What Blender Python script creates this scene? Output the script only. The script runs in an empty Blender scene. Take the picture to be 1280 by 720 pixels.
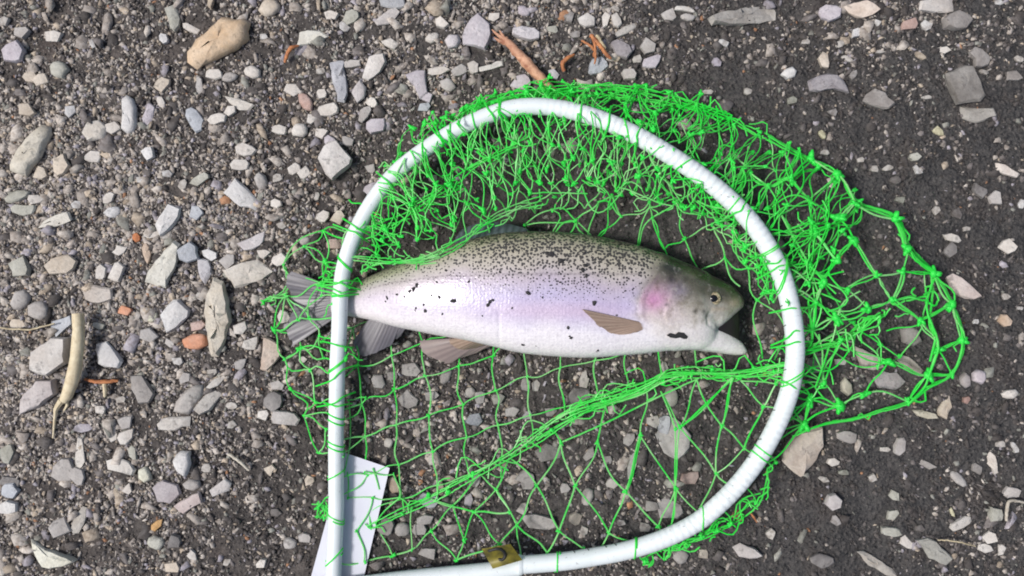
import bpy, bmesh, math, random
import numpy as np
from mathutils import Vector, Matrix

random.seed(7)
RNG = np.random.default_rng(7)
scene = bpy.context.scene
COL = scene.collection

# ------------------------------------------------------------------ camera, sky, sun, exposure
CAM_H = 0.65                      # the phone is held about 65 cm above the ground, looking straight down
MPP = 0.00056                     # metres of ground per photo pixel
cam_data = bpy.data.cameras.new('camera')
cam_data.sensor_width = 36.0
cam_data.lens = 36.0 * CAM_H / (1280 * MPP)
cam_data.clip_start = 0.01
cam_data.clip_end = 500.0
cam = bpy.data.objects.new('camera', cam_data)
COL.objects.link(cam)
cam.location = (0, 0, CAM_H)
cam.rotation_euler = (0, 0, 0)
scene.camera = cam

SUN_EL, SUN_AZ = math.radians(57), math.radians(186)     # azimuth counted from +x; light comes from the left of the picture
world = bpy.data.worlds.new('World')
scene.world = world
world.use_nodes = True
wn = world.node_tree
bg = wn.nodes['Background']
sky = wn.nodes.new('ShaderNodeTexSky')
sky.sky_type = 'NISHITA'
sky.sun_disc = False
sky.sun_elevation = SUN_EL
sky.sun_rotation = math.radians(90) - SUN_AZ
sky.air_density = 1.0
sky.dust_density = 4.0
sky.ozone_density = 1.0
wn.links.new(sky.outputs[0], bg.inputs[0])
bg.inputs[1].default_value = 0.052

sun_data = bpy.data.lights.new('sun', 'SUN')
sun_data.energy = 1.5
sun_data.angle = math.radians(10)
sun_data.color = (1.0, 0.98, 0.955)
sun = bpy.data.objects.new('sun', sun_data)
COL.objects.link(sun)
sun_dir = Vector((math.cos(SUN_EL) * math.cos(SUN_AZ), math.cos(SUN_EL) * math.sin(SUN_AZ), math.sin(SUN_EL)))
sun.rotation_euler = sun_dir.to_track_quat('Z', 'Y').to_euler()
sun.location = sun_dir * 5

scene.view_settings.view_transform = 'Standard'
scene.view_settings.look = 'None'
scene.view_settings.gamma = 1.0
scene.view_settings.exposure = 1.1
scene.cycles.filter_width = 1.9

# ------------------------------------------------------------------ helpers
K_ALB = 0.80                      # a surface's albedo from the brightness it has in the photograph

def P(u, v, z=0.0):
    """The point at height z that the photo shows at pixel (u, v)."""
    s = MPP * (CAM_H - z) / CAM_H
    return Vector(((u - 640) * s, (360 - v) * s, z))

def lin(c):
    return tuple(((x / 255 / 12.92) if x / 255 <= 0.04045 else ((x / 255 + 0.055) / 1.055) ** 2.4) for x in c)

def alb(c, k=K_ALB):
    return tuple(min(0.85, x * k) for x in lin(c))

def link(o, parent=None):
    COL.objects.link(o)
    if parent is not None:
        o.parent = parent
    return o

def mesh_obj(name, verts, faces, mat, parent=None, smooth=False, sharp=None):
    me = bpy.data.meshes.new(name)
    me.from_pydata([tuple(v) for v in verts], [], faces)
    me.update()
    if smooth:
        me.polygons.foreach_set('use_smooth', [True] * len(me.polygons))
        if sharp is not None:
            me.set_sharp_from_angle(angle=math.radians(sharp))
    if mat:
        me.materials.append(mat)
    return link(bpy.data.objects.new(name, me), parent)

def empty(name, loc=(0, 0, 0)):
    o = bpy.data.objects.new(name, None)
    o.location = loc
    o.empty_display_size = 0.02
    return link(o)

def tag(o, label=None, cat=None, group=None, kind=None):
    if label: o['label'] = label
    if cat: o['category'] = cat
    if group: o['group'] = group
    if kind: o['kind'] = kind
    return o

def catmull(pts, step):
    """A smooth curve through pts (any dimension), sampled about every step units of its first two coordinates."""
    p = [np.array(q, float) for q in pts]
    out = []
    n = len(p)
    for i in range(n - 1):
        a, b, c, d = p[max(i - 1, 0)], p[i], p[i + 1], p[min(i + 2, n - 1)]
        k = max(1, int(np.linalg.norm((c - b)[:2]) / step))
        for t in np.arange(k) / k:
            out.append(0.5 * ((2 * b) + (c - a) * t + (2 * a - 5 * b + 4 * c - d) * t * t + (3 * b - a - 3 * c + d) * t ** 3))
    out.append(p[-1])
    return np.array(out)

def rasterized(polys, w0, h0, ox, oy):
    """A mask of the pixels inside any of the polygons."""
    m = np.zeros((h0, w0), bool)
    for poly in polys:
        a = np.array(poly, float)
        x0, y0 = np.floor(a.min(0)).astype(int)
        x1, y1 = np.ceil(a.max(0)).astype(int)
        xs, ys = np.meshgrid(np.arange(x0, x1 + 1), np.arange(y0, y1 + 1))
        ins = np.zeros(xs.shape, bool)
        for (ax, ay), (bx, by) in zip(a, np.roll(a, -1, 0)):
            if ay == by: continue
            c = (ys < ay) != (ys < by)
            ins ^= c & (xs < ax + (ys - ay) * (bx - ax) / (by - ay))
        yy, xx = ys[ins] + oy, xs[ins] + ox
        ok = (yy >= 0) & (yy < h0) & (xx >= 0) & (xx < w0)
        m[yy[ok], xx[ok]] = True
    return m

class Tubes:
    """Collects bent tubes into one mesh."""
    def __init__(self): self.v, self.f, self.al = [], [], []
    def add(self, pts, r, sides=5, cap=True, twist=0.0):
        pts = [Vector(p) for p in pts]
        n = len(pts)
        if n < 2: return
        rr = r if hasattr(r, '__len__') else [r] * n
        base = len(self.v)
        t0 = (pts[1] - pts[0]).normalized()
        ref = Vector((0, 0, 1)) if abs(t0.z) < 0.9 else Vector((1, 0, 0))
        nx = t0.cross(ref).normalized()
        dist = 0.0
        for i in range(n):
            t = (pts[min(i + 1, n - 1)] - pts[max(i - 1, 0)])
            t = t.normalized() if t.length > 1e-9 else t0
            nx = (nx - t * nx.dot(t)).normalized() if (nx - t * nx.dot(t)).length > 1e-6 else t.orthogonal().normalized()
            ny = t.cross(nx)
            if i: dist += (pts[i] - pts[i - 1]).length
            for k in range(sides):
                a = 2 * math.pi * k / sides + twist * i
                self.v.append(pts[i] + (nx * math.cos(a) + ny * math.sin(a)) * rr[i])
                self.al.append(dist)
        for i in range(n - 1):
            for k in range(sides):
                k2 = (k + 1) % sides
                self.f.append((base + i * sides + k, base + i * sides + k2, base + (i + 1) * sides + k2, base + (i + 1) * sides + k))
        if cap:
            self.f.append(tuple(base + k for k in reversed(range(sides))))
            self.f.append(tuple(base + (n - 1) * sides + k for k in range(sides)))
    def build(self, name, mat, parent=None, smooth=True, sharp=50, along=False):
        o = mesh_obj(name, self.v, self.f, mat, parent, smooth, sharp)
        if along:
            at = o.data.attributes.new('along', 'FLOAT', 'POINT')
            at.data.foreach_set('value', self.al)
        return o

def value_noise(h, w, cell, rng):
    gh, gw = int(h / cell) + 3, int(w / cell) + 3
    g = rng.random((gh, gw))
    y, x = np.arange(h) / cell, np.arange(w) / cell
    yi, xi = y.astype(int), x.astype(int)
    fy, fx = y - yi, x - xi
    fy, fx = fy * fy * (3 - 2 * fy), fx * fx * (3 - 2 * fx)
    a = g[np.ix_(yi, xi)]; b = g[np.ix_(yi, xi + 1)]; c = g[np.ix_(yi + 1, xi)]; d = g[np.ix_(yi + 1, xi + 1)]
    fx, fy = fx[None, :], fy[:, None]
    return (a * (1 - fx) + b * fx) * (1 - fy) + (c * (1 - fx) + d * fx) * fy

# ------------------------------------------------------------------ materials
class Mat:
    """A small wrapper for writing node materials."""
    def __init__(self, name):
        self.m = bpy.data.materials.new(name)
        self.m.use_nodes = True
        self.t = self.m.node_tree
        self.b = self.t.nodes['Principled BSDF']
    def n(self, kind, **kw):
        x = self.t.nodes.new(kind)
        for k, v in kw.items():
            if k.startswith('i_'):
                x.inputs[k[2:].replace('_', ' ')].default_value = v
            else:
                setattr(x, k, v)
        return x
    def l(self, a, b): self.t.links.new(a, b)
    def coords(self): return self.n('ShaderNodeTexCoord').outputs['Object']
    def noise(self, vec, scale, detail=4.0, rough=0.55):
        x = self.n('ShaderNodeTexNoise')
        x.inputs['Scale'].default_value = scale
        x.inputs['Detail'].default_value = detail
        x.inputs['Roughness'].default_value = rough
        if vec is not None: self.l(vec, x.inputs['Vector'])
        return x.outputs['Fac']
    def voronoi(self, vec, scale, rand=1.0, feature='F1'):
        x = self.n('ShaderNodeTexVoronoi', feature=feature)
        x.inputs['Scale'].default_value = scale
        x.inputs['Randomness'].default_value = rand
        if vec is not None: self.l(vec, x.inputs['Vector'])
        return x
    def ramp(self, fac, stops):
        x = self.n('ShaderNodeValToRGB')
        el = x.color_ramp.elements
        while len(el) < len(stops): el.new(0.5)
        for e, (p, c) in zip(el, stops):
            e.position = p
            e.color = (*c, 1) if hasattr(c, '__len__') else (c, c, c, 1)
        self.l(fac, x.inputs[0])
        return x.outputs[0]
    def math(self, op, a, b=None, c=None, clamp=False):
        x = self.n('ShaderNodeMath', operation=op, use_clamp=clamp)
        for i, v in enumerate((a, b, c)):
            if v is None: continue
            if isinstance(v, (int, float)): x.inputs[i].default_value = v
            else: self.l(v, x.inputs[i])
        return x.outputs[0]
    def mix(self, fac, a, b, mode='MIX'):
        x = self.n('ShaderNodeMix', data_type='RGBA', blend_type=mode)
        for s, v in ((0, fac), (6, a), (7, b)):
            if isinstance(v, (int, float)): x.inputs[s].default_value = v
            elif isinstance(v, tuple): x.inputs[s].default_value = (*v, 1)
            else: self.l(v, x.inputs[s])
        return x.outputs[2]
    def attr(self, name):
        return self.n('ShaderNodeAttribute', attribute_name=name)
    def bump(self, height, strength, dist):
        x = self.n('ShaderNodeBump')
        x.inputs['Strength'].default_value = strength
        x.inputs['Distance'].default_value = dist
        self.l(height, x.inputs['Height'])
        self.l(x.outputs[0], self.b.inputs['Normal'])
    def set(self, color=None, rough=0.6, **kw):
        if color is not None:
            if isinstance(color, tuple): self.b.inputs['Base Color'].default_value = (*color, 1)
            else: self.l(color, self.b.inputs['Base Color'])
        if isinstance(rough, (int, float)): self.b.inputs['Roughness'].default_value = rough
        else: self.l(rough, self.b.inputs['Roughness'])
        for k, v in kw.items():
            self.b.inputs[k.replace('_', ' ')].default_value = v
        return self.m

def mat_soil():
    k = Mat('soil')
    c = k.coords()
    sep = k.n('ShaderNodeSeparateXYZ'); k.l(c, sep.inputs[0])
    big = k.noise(c, 9.0, 5)
    # dry and dusty towards -x, damp and dark towards +x, with a ragged border
    dry = k.math('MULTIPLY_ADD', sep.outputs[0], -1.5, 0.38)
    dry = k.math('ADD', dry, k.math('MULTIPLY_ADD', big, 0.9, -0.45), clamp=True)
    mid = k.noise(c, 70.0, 6, 0.6)
    fine = k.noise(c, 420.0, 5, 0.65)
    damp_c = k.ramp(mid, [(0.3, alb((20, 20, 21))), (0.55, alb((33, 33, 34))), (0.78, alb((52, 51, 51)))])
    dry_c = k.ramp(mid, [(0.28, alb((36, 32, 31))), (0.52, alb((66, 60, 57))), (0.8, alb((118, 108, 102)))])
    col = k.mix(dry, damp_c, dry_c)
    col = k.mix(k.ramp(fine, [(0.35, 0.0), (0.65, 1.0)]), col, k.mix(0.25, col, alb((140, 133, 128))))
    warm = k.ramp(k.noise(c, 26.0, 3), [(0.55, 0.0), (0.75, 0.5)])
    col = k.mix(warm, col, k.mix(0.3, col, alb((96, 74, 62))))
    vo = k.voronoi(c, 330.0)
    grit = k.ramp(vo.outputs['Distance'], [(0.0, 1.0), (0.5, 0.0)])
    h = k.math('ADD', k.math('MULTIPLY', grit, 0.6), k.math('MULTIPLY', fine, 0.8))
    k.bump(h, 0.9, 0.0016)
    return k.set(col, k.ramp(dry, [(0.0, 0.62), (0.5, 0.9)]))

def mat_stone():
    k = Mat('stone')
    c = k.coords()
    oi = k.n('ShaderNodeObjectInfo')
    add = k.n('ShaderNodeVectorMath', operation='ADD'); k.l(c, add.inputs[0])
    cmb = k.n('ShaderNodeCombineXYZ')
    k.l(k.math('MULTIPLY', oi.outputs['Random'], 37.0), cmb.inputs[0]); k.l(cmb.outputs[0], add.inputs[1])
    v = add.outputs[0]
    mott = k.noise(v, 75.0, 6, 0.62)
    fine = k.noise(v, 520.0, 4, 0.6)
    col = oi.outputs['Color']
    dark = k.mix(1.0, col, (0.80, 0.77, 0.75), 'MULTIPLY')
    lite = k.mix(0.28, col, (0.62, 0.59, 0.55))
    x = k.mix(k.ramp(mott, [(0.3, 0.0), (0.62, 1.0)]), dark, lite)
    soil_spot = k.ramp(k.noise(v, 150.0, 5, 0.7), [(0.57, 0.0), (0.66, 0.75)])
    x = k.mix(soil_spot, x, k.mix(0.65, col, alb((70, 62, 58))))
    x = k.mix(k.ramp(fine, [(0.3, 0.22), (0.6, 0.0)]), x, alb((80, 74, 70)))
    k.bump(k.math('ADD', k.math('MULTIPLY', mott, 1.2), k.math('MULTIPLY', fine, 0.5)), 0.55, 0.0016)
    return k.set(x, 0.78)

def mat_gravel():
    k = Mat('gravel')
    c = k.coords()
    a = k.attr('tint')
    f = k.noise(c, 330.0, 4, 0.6)
    x = k.mix(k.ramp(f, [(0.36, 0.0), (0.58, 1.0)]), k.mix(1.0, a.outputs['Color'], (0.60, 0.57, 0.55), 'MULTIPLY'), a.outputs['Color'])
    dust = k.noise(c, 95.0, 4, .6)
    x = k.mix(k.ramp(dust, [(0.54, 0.0), (0.70, 0.4)]), x, alb((74, 67, 63)))
    k.bump(f, 0.5, 0.001)
    return k.set(x, 0.8)

def mat_wood(name, rgb, dark, scale=(1, 1, 1)):
    k = Mat(name)
    c = k.coords()
    mp = k.n('ShaderNodeMapping'); mp.inputs['Scale'].default_value = scale
    k.l(c, mp.inputs['Vector'])
    f = k.noise(mp.outputs[0], 240.0, 5, 0.6)
    g = k.noise(c, 60.0, 3)
    x = k.ramp(f, [(0.3, alb(dark)), (0.6, alb(rgb))])
    x = k.mix(k.ramp(g, [(0.5, 0.0), (0.72, 0.5)]), x, alb(dark))
    k.bump(f, 0.6, 0.001)
    return k.set(x, 0.7)

def mat_hoop():
    k = Mat('white_tube')
    c = k.coords()
    al = k.attr('along').outputs['Fac']
    f = k.noise(c, 70.0, 5)
    x = k.mix(k.ramp(f, [(0.45, 0.0), (0.8, 0.35)]), (0.66, 0.71, 0.72), (0.46, 0.54, 0.50))
    scuff = k.ramp(k.noise(c, 380.0, 4, 0.7), [(0.62, 0.0), (0.70, 0.6)])
    x = k.mix(scuff, x, (0.18, 0.17, 0.16))
    wrap = k.math('SINE', k.math('ADD', k.math('MULTIPLY', al, 2 * math.pi / 0.0047), k.math('MULTIPLY', k.noise(c, 55.0, 3), 9.0)))
    sl = k.ramp(k.math('FRACT', k.math('ADD', al, 0)), [(0.08, 0.0), (0.14, 1.0), (0.46, 1.0), (0.52, 0.0)])
    h = k.math('ADD', k.math('MULTIPLY', k.math('MULTIPLY', wrap, sl), 0.6), k.math('MULTIPLY', f, 0.4))
    k.bump(h, 0.30, 0.0011)
    return k.set(x, 0.42)

def mat_net(name, pale, rich, tr):
    k = Mat(name)
    c = k.coords()
    f = k.noise(c, 45.0, 3)
    x = k.mix(k.ramp(f, [(0.38, 0.0), (0.62, 1.0)]), rich, pale)
    tl = k.n('ShaderNodeBsdfTranslucent'); k.l(x, tl.inputs['Color'])
    ms = k.n('ShaderNodeMixShader'); ms.inputs[0].default_value = tr
    k.l(k.b.outputs[0], ms.inputs[1]); k.l(tl.outputs[0], ms.inputs[2])
    k.l(ms.outputs[0], k.t.nodes['Material Output'].inputs['Surface'])
    fib = k.noise(c, 1500.0, 2)
    k.bump(fib, 0.3, 0.0004)
    return k.set(x, 0.38)

M = {}
M['soil'] = mat_soil()
M['stone'] = mat_stone()
M['gravel'] = mat_gravel()
M['stick'] = mat_wood('stick_wood', (222, 172, 140), (160, 106, 82))
M['stem'] = mat_wood('stem_skin', (230, 216, 184), (200, 182, 148))
M['twig'] = mat_wood('twig_bark', (205, 135, 85), (140, 82, 52))
M['straw'] = mat_wood('straw', (212, 198, 165), (160, 145, 115))
M['white_twig'] = mat_wood('bleached_twig', (212, 205, 190), (165, 155, 140))
M['hoop'] = mat_hoop()
M['twine'] = mat_net('twine', (0.34, 0.78, 0.30), (0.06, 0.80, 0.10), 0.35)
M['twine_rich'] = mat_net('bunched_twine', (0.12, 0.84, 0.14), (0.03, 0.82, 0.07), 0.35)
M['knot'] = mat_net('knot', (0.06, 0.88, 0.12), (0.03, 0.84, 0.07), 0.35)
M['thread'] = Mat('dark_thread').set((0.05, 0.06, 0.05), 0.7)
M['rubber'] = Mat('blackened').set((0.015, 0.014, 0.013), 0.6)
# ------------------------------------------------------------------ stones with a label of their own
# (short name, label, photo colour, thickness factor, outline in photo pixels)
BIG = [
 ('big tan stone', 'big tan orange stone with a pale worn face, largest near the top edge', (204,165,132), .42, [(232,75),(231,62),(250,42),(275,20),(292,21),(310,27),(309,46),(288,62),(260,76),(244,84)]),
 ('white pill stone', 'white pill shaped pebble standing upright in the picture above the pale wedge stones', (216,212,206), .45, [(150,122),(156,118),(165,122),(168,134),(168,154),(164,164),(156,166),(149,160),(150,140)]),
 ('beige boulder', 'long beige stone with rounded ends lying aslant at the left edge', (190,184,168), .5, [(48,155),(60,157),(56,176),(42,203),(30,219),(9,213),(8,205),(20,184),(34,168)]),
 ('curved pale sliver', 'pale curved sliver of stone below the big tan stone', (192,187,178), .35, [(278,119),(288,121),(305,126),(316,131),(310,137),(298,137),(286,129)]),
 ('arrow shaped stone', 'white flat stone tapering to a point beside the orange curled twig', (206,200,190), .3, [(374,41),(386,39),(400,40),(412,45),(395,52),(370,59)]),
 ('blue grey slab', 'upright blue grey slab with straight sides and a narrow foot', (166,169,177), .4, [(411,78),(429,74),(432,96),(434,118),(430,128),(422,127),(416,100)]),
 ('lobed grey stone', 'pale grey stone of two lobes right of the blue grey slab', (188,184,180), .4, [(461,70),(470,67),(480,67),(484,77),(475,90),(460,100),(452,98),(456,85)]),
 ('drop shaped stone', 'drop shaped grey stone with a dark hollow below the lobed grey stone', (180,175,175), .4, [(449,99),(457,110),(455,122),(446,129),(439,117)]),
 ('grey bar stone', 'grey bar shaped stone aslant at the top edge above the lobed stone', (177,172,170), .4, [(467,28),(480,18),(495,10),(500,15),(486,31),(472,33)]),
 ('jagged lilac slab', 'jagged lilac grey slab with a pointed top beside the broken wooden stick', (167,162,170), .25, [(597,15),(611,28),(612,42),(606,62),(592,57),(577,55),(577,45),(587,22)]),
 ('white peg stone', 'pale peg shaped stone lying almost level below the jagged lilac slab', (196,191,186), .45, [(598,84),(612,80),(628,74),(629,81),(615,87),(600,89)]),
 ('forked lilac chip', 'lilac grey chip with a forked outline above the white hoop', (166,161,170), .3, [(506,93),(520,88),(532,87),(533,104),(535,117),(526,124),(518,108)]),
 ('white oblong stone', 'smooth whitish oblong stone just right of the broken end of the wooden stick', (192,187,192), .45, [(640,34),(650,31),(668,33),(675,39),(674,48),(663,51),(648,47),(640,42)]),
 ('wide dark slab', 'wide low slab of wet grey slate at the top edge right of centre', (138,135,130), .3, [(886,22),(900,15),(935,8),(968,4),(973,12),(972,22),(950,27),(920,30),(890,29)]),
 ('speckled grey stone', 'speckled grey stone above the dry yellow twig', (176,173,170), .4, [(722,21),(734,15),(745,22),(745,31),(733,34),(724,30)]),
 ('leaning grey chip', 'pale grey sliver leaning up to the upper right beside the dry yellow twig', (172,168,162), .35, [(768,42),(780,32),(794,27),(797,31),(785,40),(771,47)]),
 ('plum grey stone', 'plum grey angular stone right of the dry yellow twig', (132,127,132), .35, [(762,52),(772,48),(788,56),(792,64),(784,73),(772,68)]),
 ('beige flat stone', 'beige flat broken stone against the top edge on the right', (187,172,158), .3, [(1055,8),(1068,2),(1082,0),(1100,12),(1090,18),(1078,23),(1070,21)]),
 ('two tone slab', 'two tone flat slab, lilac and cream, cut by the top edge', (182,177,172), .25, [(1148,14),(1150,1),(1170,-4),(1193,-2),(1194,14),(1168,16)]),
 ('grey hump stone', 'grey humped stone on wet soil right of the net rim knots', (128,124,130), .35, [(1010,103),(1025,94),(1047,92),(1060,108),(1062,116),(1042,111),(1013,114)]),
 ('square dark slab', 'square dark slate slab near the upper right corner', (106,103,99), .25, [(1182,92),(1198,86),(1215,82),(1225,104),(1232,120),(1225,127),(1195,132),(1187,112)]),
 ('pale rimmed slab', 'dark slab with one pale rim under the square dark slab', (122,119,113), .3, [(1200,133),(1222,136),(1242,136),(1247,145),(1222,153),(1204,148)]),
 ('round white pebble', 'round white pebble above the grey humped stone', (198,194,188), .5, [(977,93),(982,86),(992,82),(997,88),(994,95),(984,98)]),
 ('blue white wedge', 'blue white wedge stone pointing down to the right, left of the white hoop', (198,200,207), .35, [(294,221),(308,234),(323,252),(320,263),(298,257),(278,240)]),
 ('white block stone', 'white block with a tan right side above the large grey wedge', (204,203,202), .5, [(212,255),(226,260),(225,272),(213,286),(200,296),(194,280)]),
 ('large grey wedge', 'large sharp edged grey green wedge stone casting a dark shade', (187,186,176), .4, [(219,300),(226,305),(222,325),(218,335),(205,359),(179,352),(183,340),(200,320)]),
 ('blue grey tooth', 'blue grey tooth shaped stone right of the large grey wedge', (172,172,178), .4, [(245,321),(260,325),(264,342),(256,355),(247,340)]),
 ('pale heap stone', 'pale lilac flat stone tilted up, above the cream flat stone', (186,182,184), .3, [(296,304),(312,298),(330,288),(329,302),(316,312),(304,313)]),
 ('cream flat stone', 'cream flat stone with a ragged end left of the green net', (194,186,176), .3, [(278,336),(300,329),(320,325),(342,340),(320,352),(292,360)]),
 ('cream baton stone', 'long cream baton shaped stone in the fine pale gravel', (200,194,184), .4, [(46,286),(54,276),(70,269),(86,264),(90,274),(68,284)]),
 ('white kite stone', 'white kite shaped stone above and left of the white hoop', (188,185,182), .4, [(397,198),(404,184),(409,178),(420,176),(439,200),(437,208),(414,226),(406,218)]),
 ('white angular block', 'bluish white angular block left of the spear shaped stone', (198,200,202), .4, [(200,392),(208,382),(215,375),(222,374),(236,387),(235,395),(220,410),(207,416),(204,405)]),
 ('spear shaped stone', 'tall spear shaped beige stone with pointed lower end', (185,178,163), .45, [(268,347),(278,352),(285,375),(288,400),(280,425),(270,446),(262,444),(258,420),(255,390),(260,365)]),
 ('rusty brown stone', 'rusty orange brown stone tucked against the spear shaped stone', (192,125,85), .4, [(224,425),(238,418),(256,417),(258,432),(247,438),(230,435)]),
 ('pale box stone', 'pale boxy stone under the yellow green stem, upper of a pair', (184,180,175), .45, [(41,440),(54,429),(72,420),(88,422),(87,452),(60,469),(38,462)]),
 ('mauve box stone', 'mauve grey boxy stone under the foot of the yellow green stem', (167,160,160), .4, [(25,500),(38,486),(50,475),(72,474),(74,492),(45,512),(25,519)]),
 ('white chip by stem', 'white chip with a sharp right corner just right of the yellow green stem', (203,203,198), .35, [(120,430),(132,427),(142,440),(151,452),(147,460),(122,456)]),
 ('dark tilted stone', 'dark tilted stone with one pale long edge below the white chip', (116,111,108), .45, [(159,470),(175,470),(184,482),(191,495),(185,505),(171,507),(162,488)]),
 ('smooth grey oval', 'smooth grey oval stone aslant in the lower left gravel', (167,162,157), .4, [(215,515),(218,502),(228,491),(240,482),(252,482),(252,495),(235,519)]),
 ('notched grey stone', 'grey stone with a notch leaning against the smooth grey oval', (162,158,152), .35, [(241,513),(252,497),(262,488),(272,490),(277,484),(274,497),(262,514),(250,520)]),
 ('grey brick stone', 'flat grey brick shaped stone below the smooth grey oval', (178,174,168), .35, [(195,530),(203,523),(222,521),(237,521),(237,533),(210,538),(198,538)]),
 ('slim pale chip', 'slim pale chip lying above the notched grey stone', (178,174,168), .35, [(257,484),(266,474),(278,470),(281,473),(272,482),(262,487)]),
 ('pinkish tan wedge', 'pinkish tan wedge stone touching the left side of the green net', (178,160,145), .35, [(328,422),(336,423),(351,438),(342,455),(333,465),(325,465),(326,440)]),
 ('turquoise white pebble', 'white pebble with a turquoise tinge in the lower left gravel', (195,206,202), .5, [(215,575),(225,562),(237,564),(239,580),(232,596),(222,590)]),
 ('pink ended slab', 'grey slab with a pinkish left end below the turquoise white pebble', (168,154,152), .35, [(217,632),(234,622),(251,615),(254,628),(229,643)]),
 ('grey cap pebble', 'grey pebble squeezed above the pink ended slab', (150,147,145), .45, [(228,606),(236,599),(248,601),(251,609),(242,614),(231,612)]),
 ('yellow white pebble', 'yellowish white rounded pebble right of the wide pale stone', (205,204,180), .5, [(171,588),(180,583),(187,594),(189,601),(180,605),(172,599)]),
 ('wide pale stone', 'wide pale grey stone in the lower left gravel', (186,183,177), .35, [(132,577),(142,572),(160,577),(169,588),(166,594),(148,590),(134,587)]),
 ('fawn upright stone', 'fawn grey stone standing upright near the lower left corner', (172,167,158), .4, [(88,662),(94,644),(101,634),(107,636),(104,655),(97,667),(89,668)]),
 ('cream torn stone', 'cream and ochre stone with a pointed right end in the lower left corner', (212,203,182), .35, [(35,675),(45,679),(55,687),(78,694),(96,701),(72,710),(50,711),(43,695)]),
 ('orange crumb stone', 'bright orange crumb of stone in dark gravel at the lower left', (214,142,72), .5, [(190,656),(196,650),(203,648),(202,657),(195,664),(190,662)]),
 ('white edge stone', 'white stone cut by the left edge low in the picture', (206,202,192), .4, [(-4,630),(8,626),(19,630),(19,640),(8,644),(-4,642)]),
 ('mauve flat stone', 'mauve flat stone almost flush with the soil above the pink ended slab', (150,143,148), .2, [(190,610),(204,601),(222,606),(226,616),(212,630),(196,628)]),
 ('pale star stone', 'pale lobed stone right of the pink ended slab', (186,182,180), .35, [(262,612),(272,605),(282,598),(290,604),(286,614),(272,618),(266,622)]),
 ('pink grey triangle', 'pink grey triangular slab seen through the right end of the net', (158,146,140), .3, [(1070,433),(1086,439),(1102,447),(1107,460),(1092,463),(1077,460)]),
 ('flat lilac slab', 'flat lilac grey slab below the pink grey triangle inside the net end', (150,144,146), .25, [(1092,472),(1106,464),(1122,466),(1132,478),(1118,488),(1098,487)]),
 ('brown grey ledge', 'brownish grey slanted slab inside the far right net end', (142,132,124), .3, [(1118,446),(1128,442),(1146,452),(1156,463),(1150,471),(1132,459)]),
 ('dark net pebble', 'dark grey round topped stone inside the upper right net end', (108,104,102), .4, [(1128,412),(1138,406),(1152,412),(1155,428),(1144,434),(1130,428)]),
 ('beige net pebble', 'small beige upright pebble seen through the net right of the hoop', (168,163,146), .5, [(1052,478),(1058,472),(1066,480),(1067,492),(1060,496),(1054,490)]),
 ('tan arrow wedge', 'large tan pointed wedge stone outside the hoop at its lower right', (170,158,145), .35, [(980,577),(984,560),(992,548),(1012,538),(1030,535),(1032,558),(1022,577),(1000,598)]),
 ('white grey nugget', 'whitish nugget alone on the dark soil right of the lower hoop', (168,164,164), .45, [(1031,630),(1036,619),(1044,617),(1053,625),(1051,634),(1041,639)]),
 ('grey green blade', 'long grey green slab with a pale lower edge in the lower right corner', (142,142,134), .3, [(1145,675),(1160,672),(1178,684),(1195,700),(1185,708),(1162,698)]),
 ('buff dagger stone', 'long buff dagger shaped stone near the bottom edge on the right', (152,147,138), .35, [(1072,689),(1080,689),(1098,699),(1118,713),(1126,722),(1110,720),(1088,708)]),
 ('white corner chip', 'white chip with a thin tail at the right edge of the picture', (190,182,174), .35, [(1247,203),(1257,206),(1276,218),(1272,222),(1258,219),(1248,215)]),
 ('whitish net lump', 'rough pinkish white lump just outside the right tip of the net', (186,172,166), .4, [(1182,348),(1190,341),(1200,346),(1212,356),(1226,371),(1205,372),(1190,362)]),
 ('pale leaf stone', 'pale leaf shaped stone on dark soil at the right, pointing down', (186,178,168), .35, [(1234,568),(1239,564),(1248,578),(1250,591),(1244,594),(1236,580)]),
 ('white twin pebble', 'white rounded pebble right of its grey twin outside the net tip', (180,172,178), .5, [(1215,466),(1222,462),(1231,464),(1232,474),(1226,480),(1216,477)]),
 ('grey twin pebble', 'grey rounded pebble left of its white twin outside the net tip', (142,136,136), .5, [(1200,472),(1207,466),(1213,470),(1213,482),(1207,486),(1201,480)]),
 ('buff lozenge', 'buff lozenge shaped chip below the right net end', (170,164,142), .4, [(1140,513),(1150,512),(1170,517),(1173,523),(1160,524),(1146,519)]),
 ('tan fin stone', 'tan fin shaped chip right of the buff lozenge', (176,164,146), .4, [(1172,512),(1180,502),(1188,496),(1189,508),(1182,524),(1174,520)]),
 ('broad net slab', 'broad pale grey slab under the lower net, biggest inside the hoop', (132,130,127), .16, [(820,545),(828,530),(838,521),(856,532),(865,545),(862,562),(847,575),(830,567)]),
 ('low net slab', 'flat lilac grey slab under the net close to the bottom of the hoop', (134,130,130), .16, [(820,630),(834,624),(852,632),(857,642),(848,650),(826,648)]),
 ('pale tablet', 'pale tablet shaped stone above the low end of the wooden stick', (178,176,180), .4, [(685,87),(693,85),(700,92),(697,98),(687,97)]),
 ('round lilac pebble', 'round lilac pebble left of the jagged lilac slab', (184,178,182), .45, [(556,50),(561,43),(572,42),(576,50),(571,59),(561,60)]),
 ('grey lilac end stone', 'grey lilac stone cut by the bottom edge right of the hoop', (160,156,154), .3, [(916,684),(926,680),(944,686),(954,694),(938,699),(924,697)]),
 ('buried blue slab', 'dull blue grey slab at the top edge left of the grey bar stone', (146,150,156), .3, [(472,-4),(486,-6),(505,-2),(508,8),(492,12),(476,8)]),
 ('green grey slip', 'narrow green grey slip of stone seen through the lower net', (128,130,124), .25, [(785,600),(784,585),(788,570),(795,566),(796,580),(791,598)]),
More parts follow.
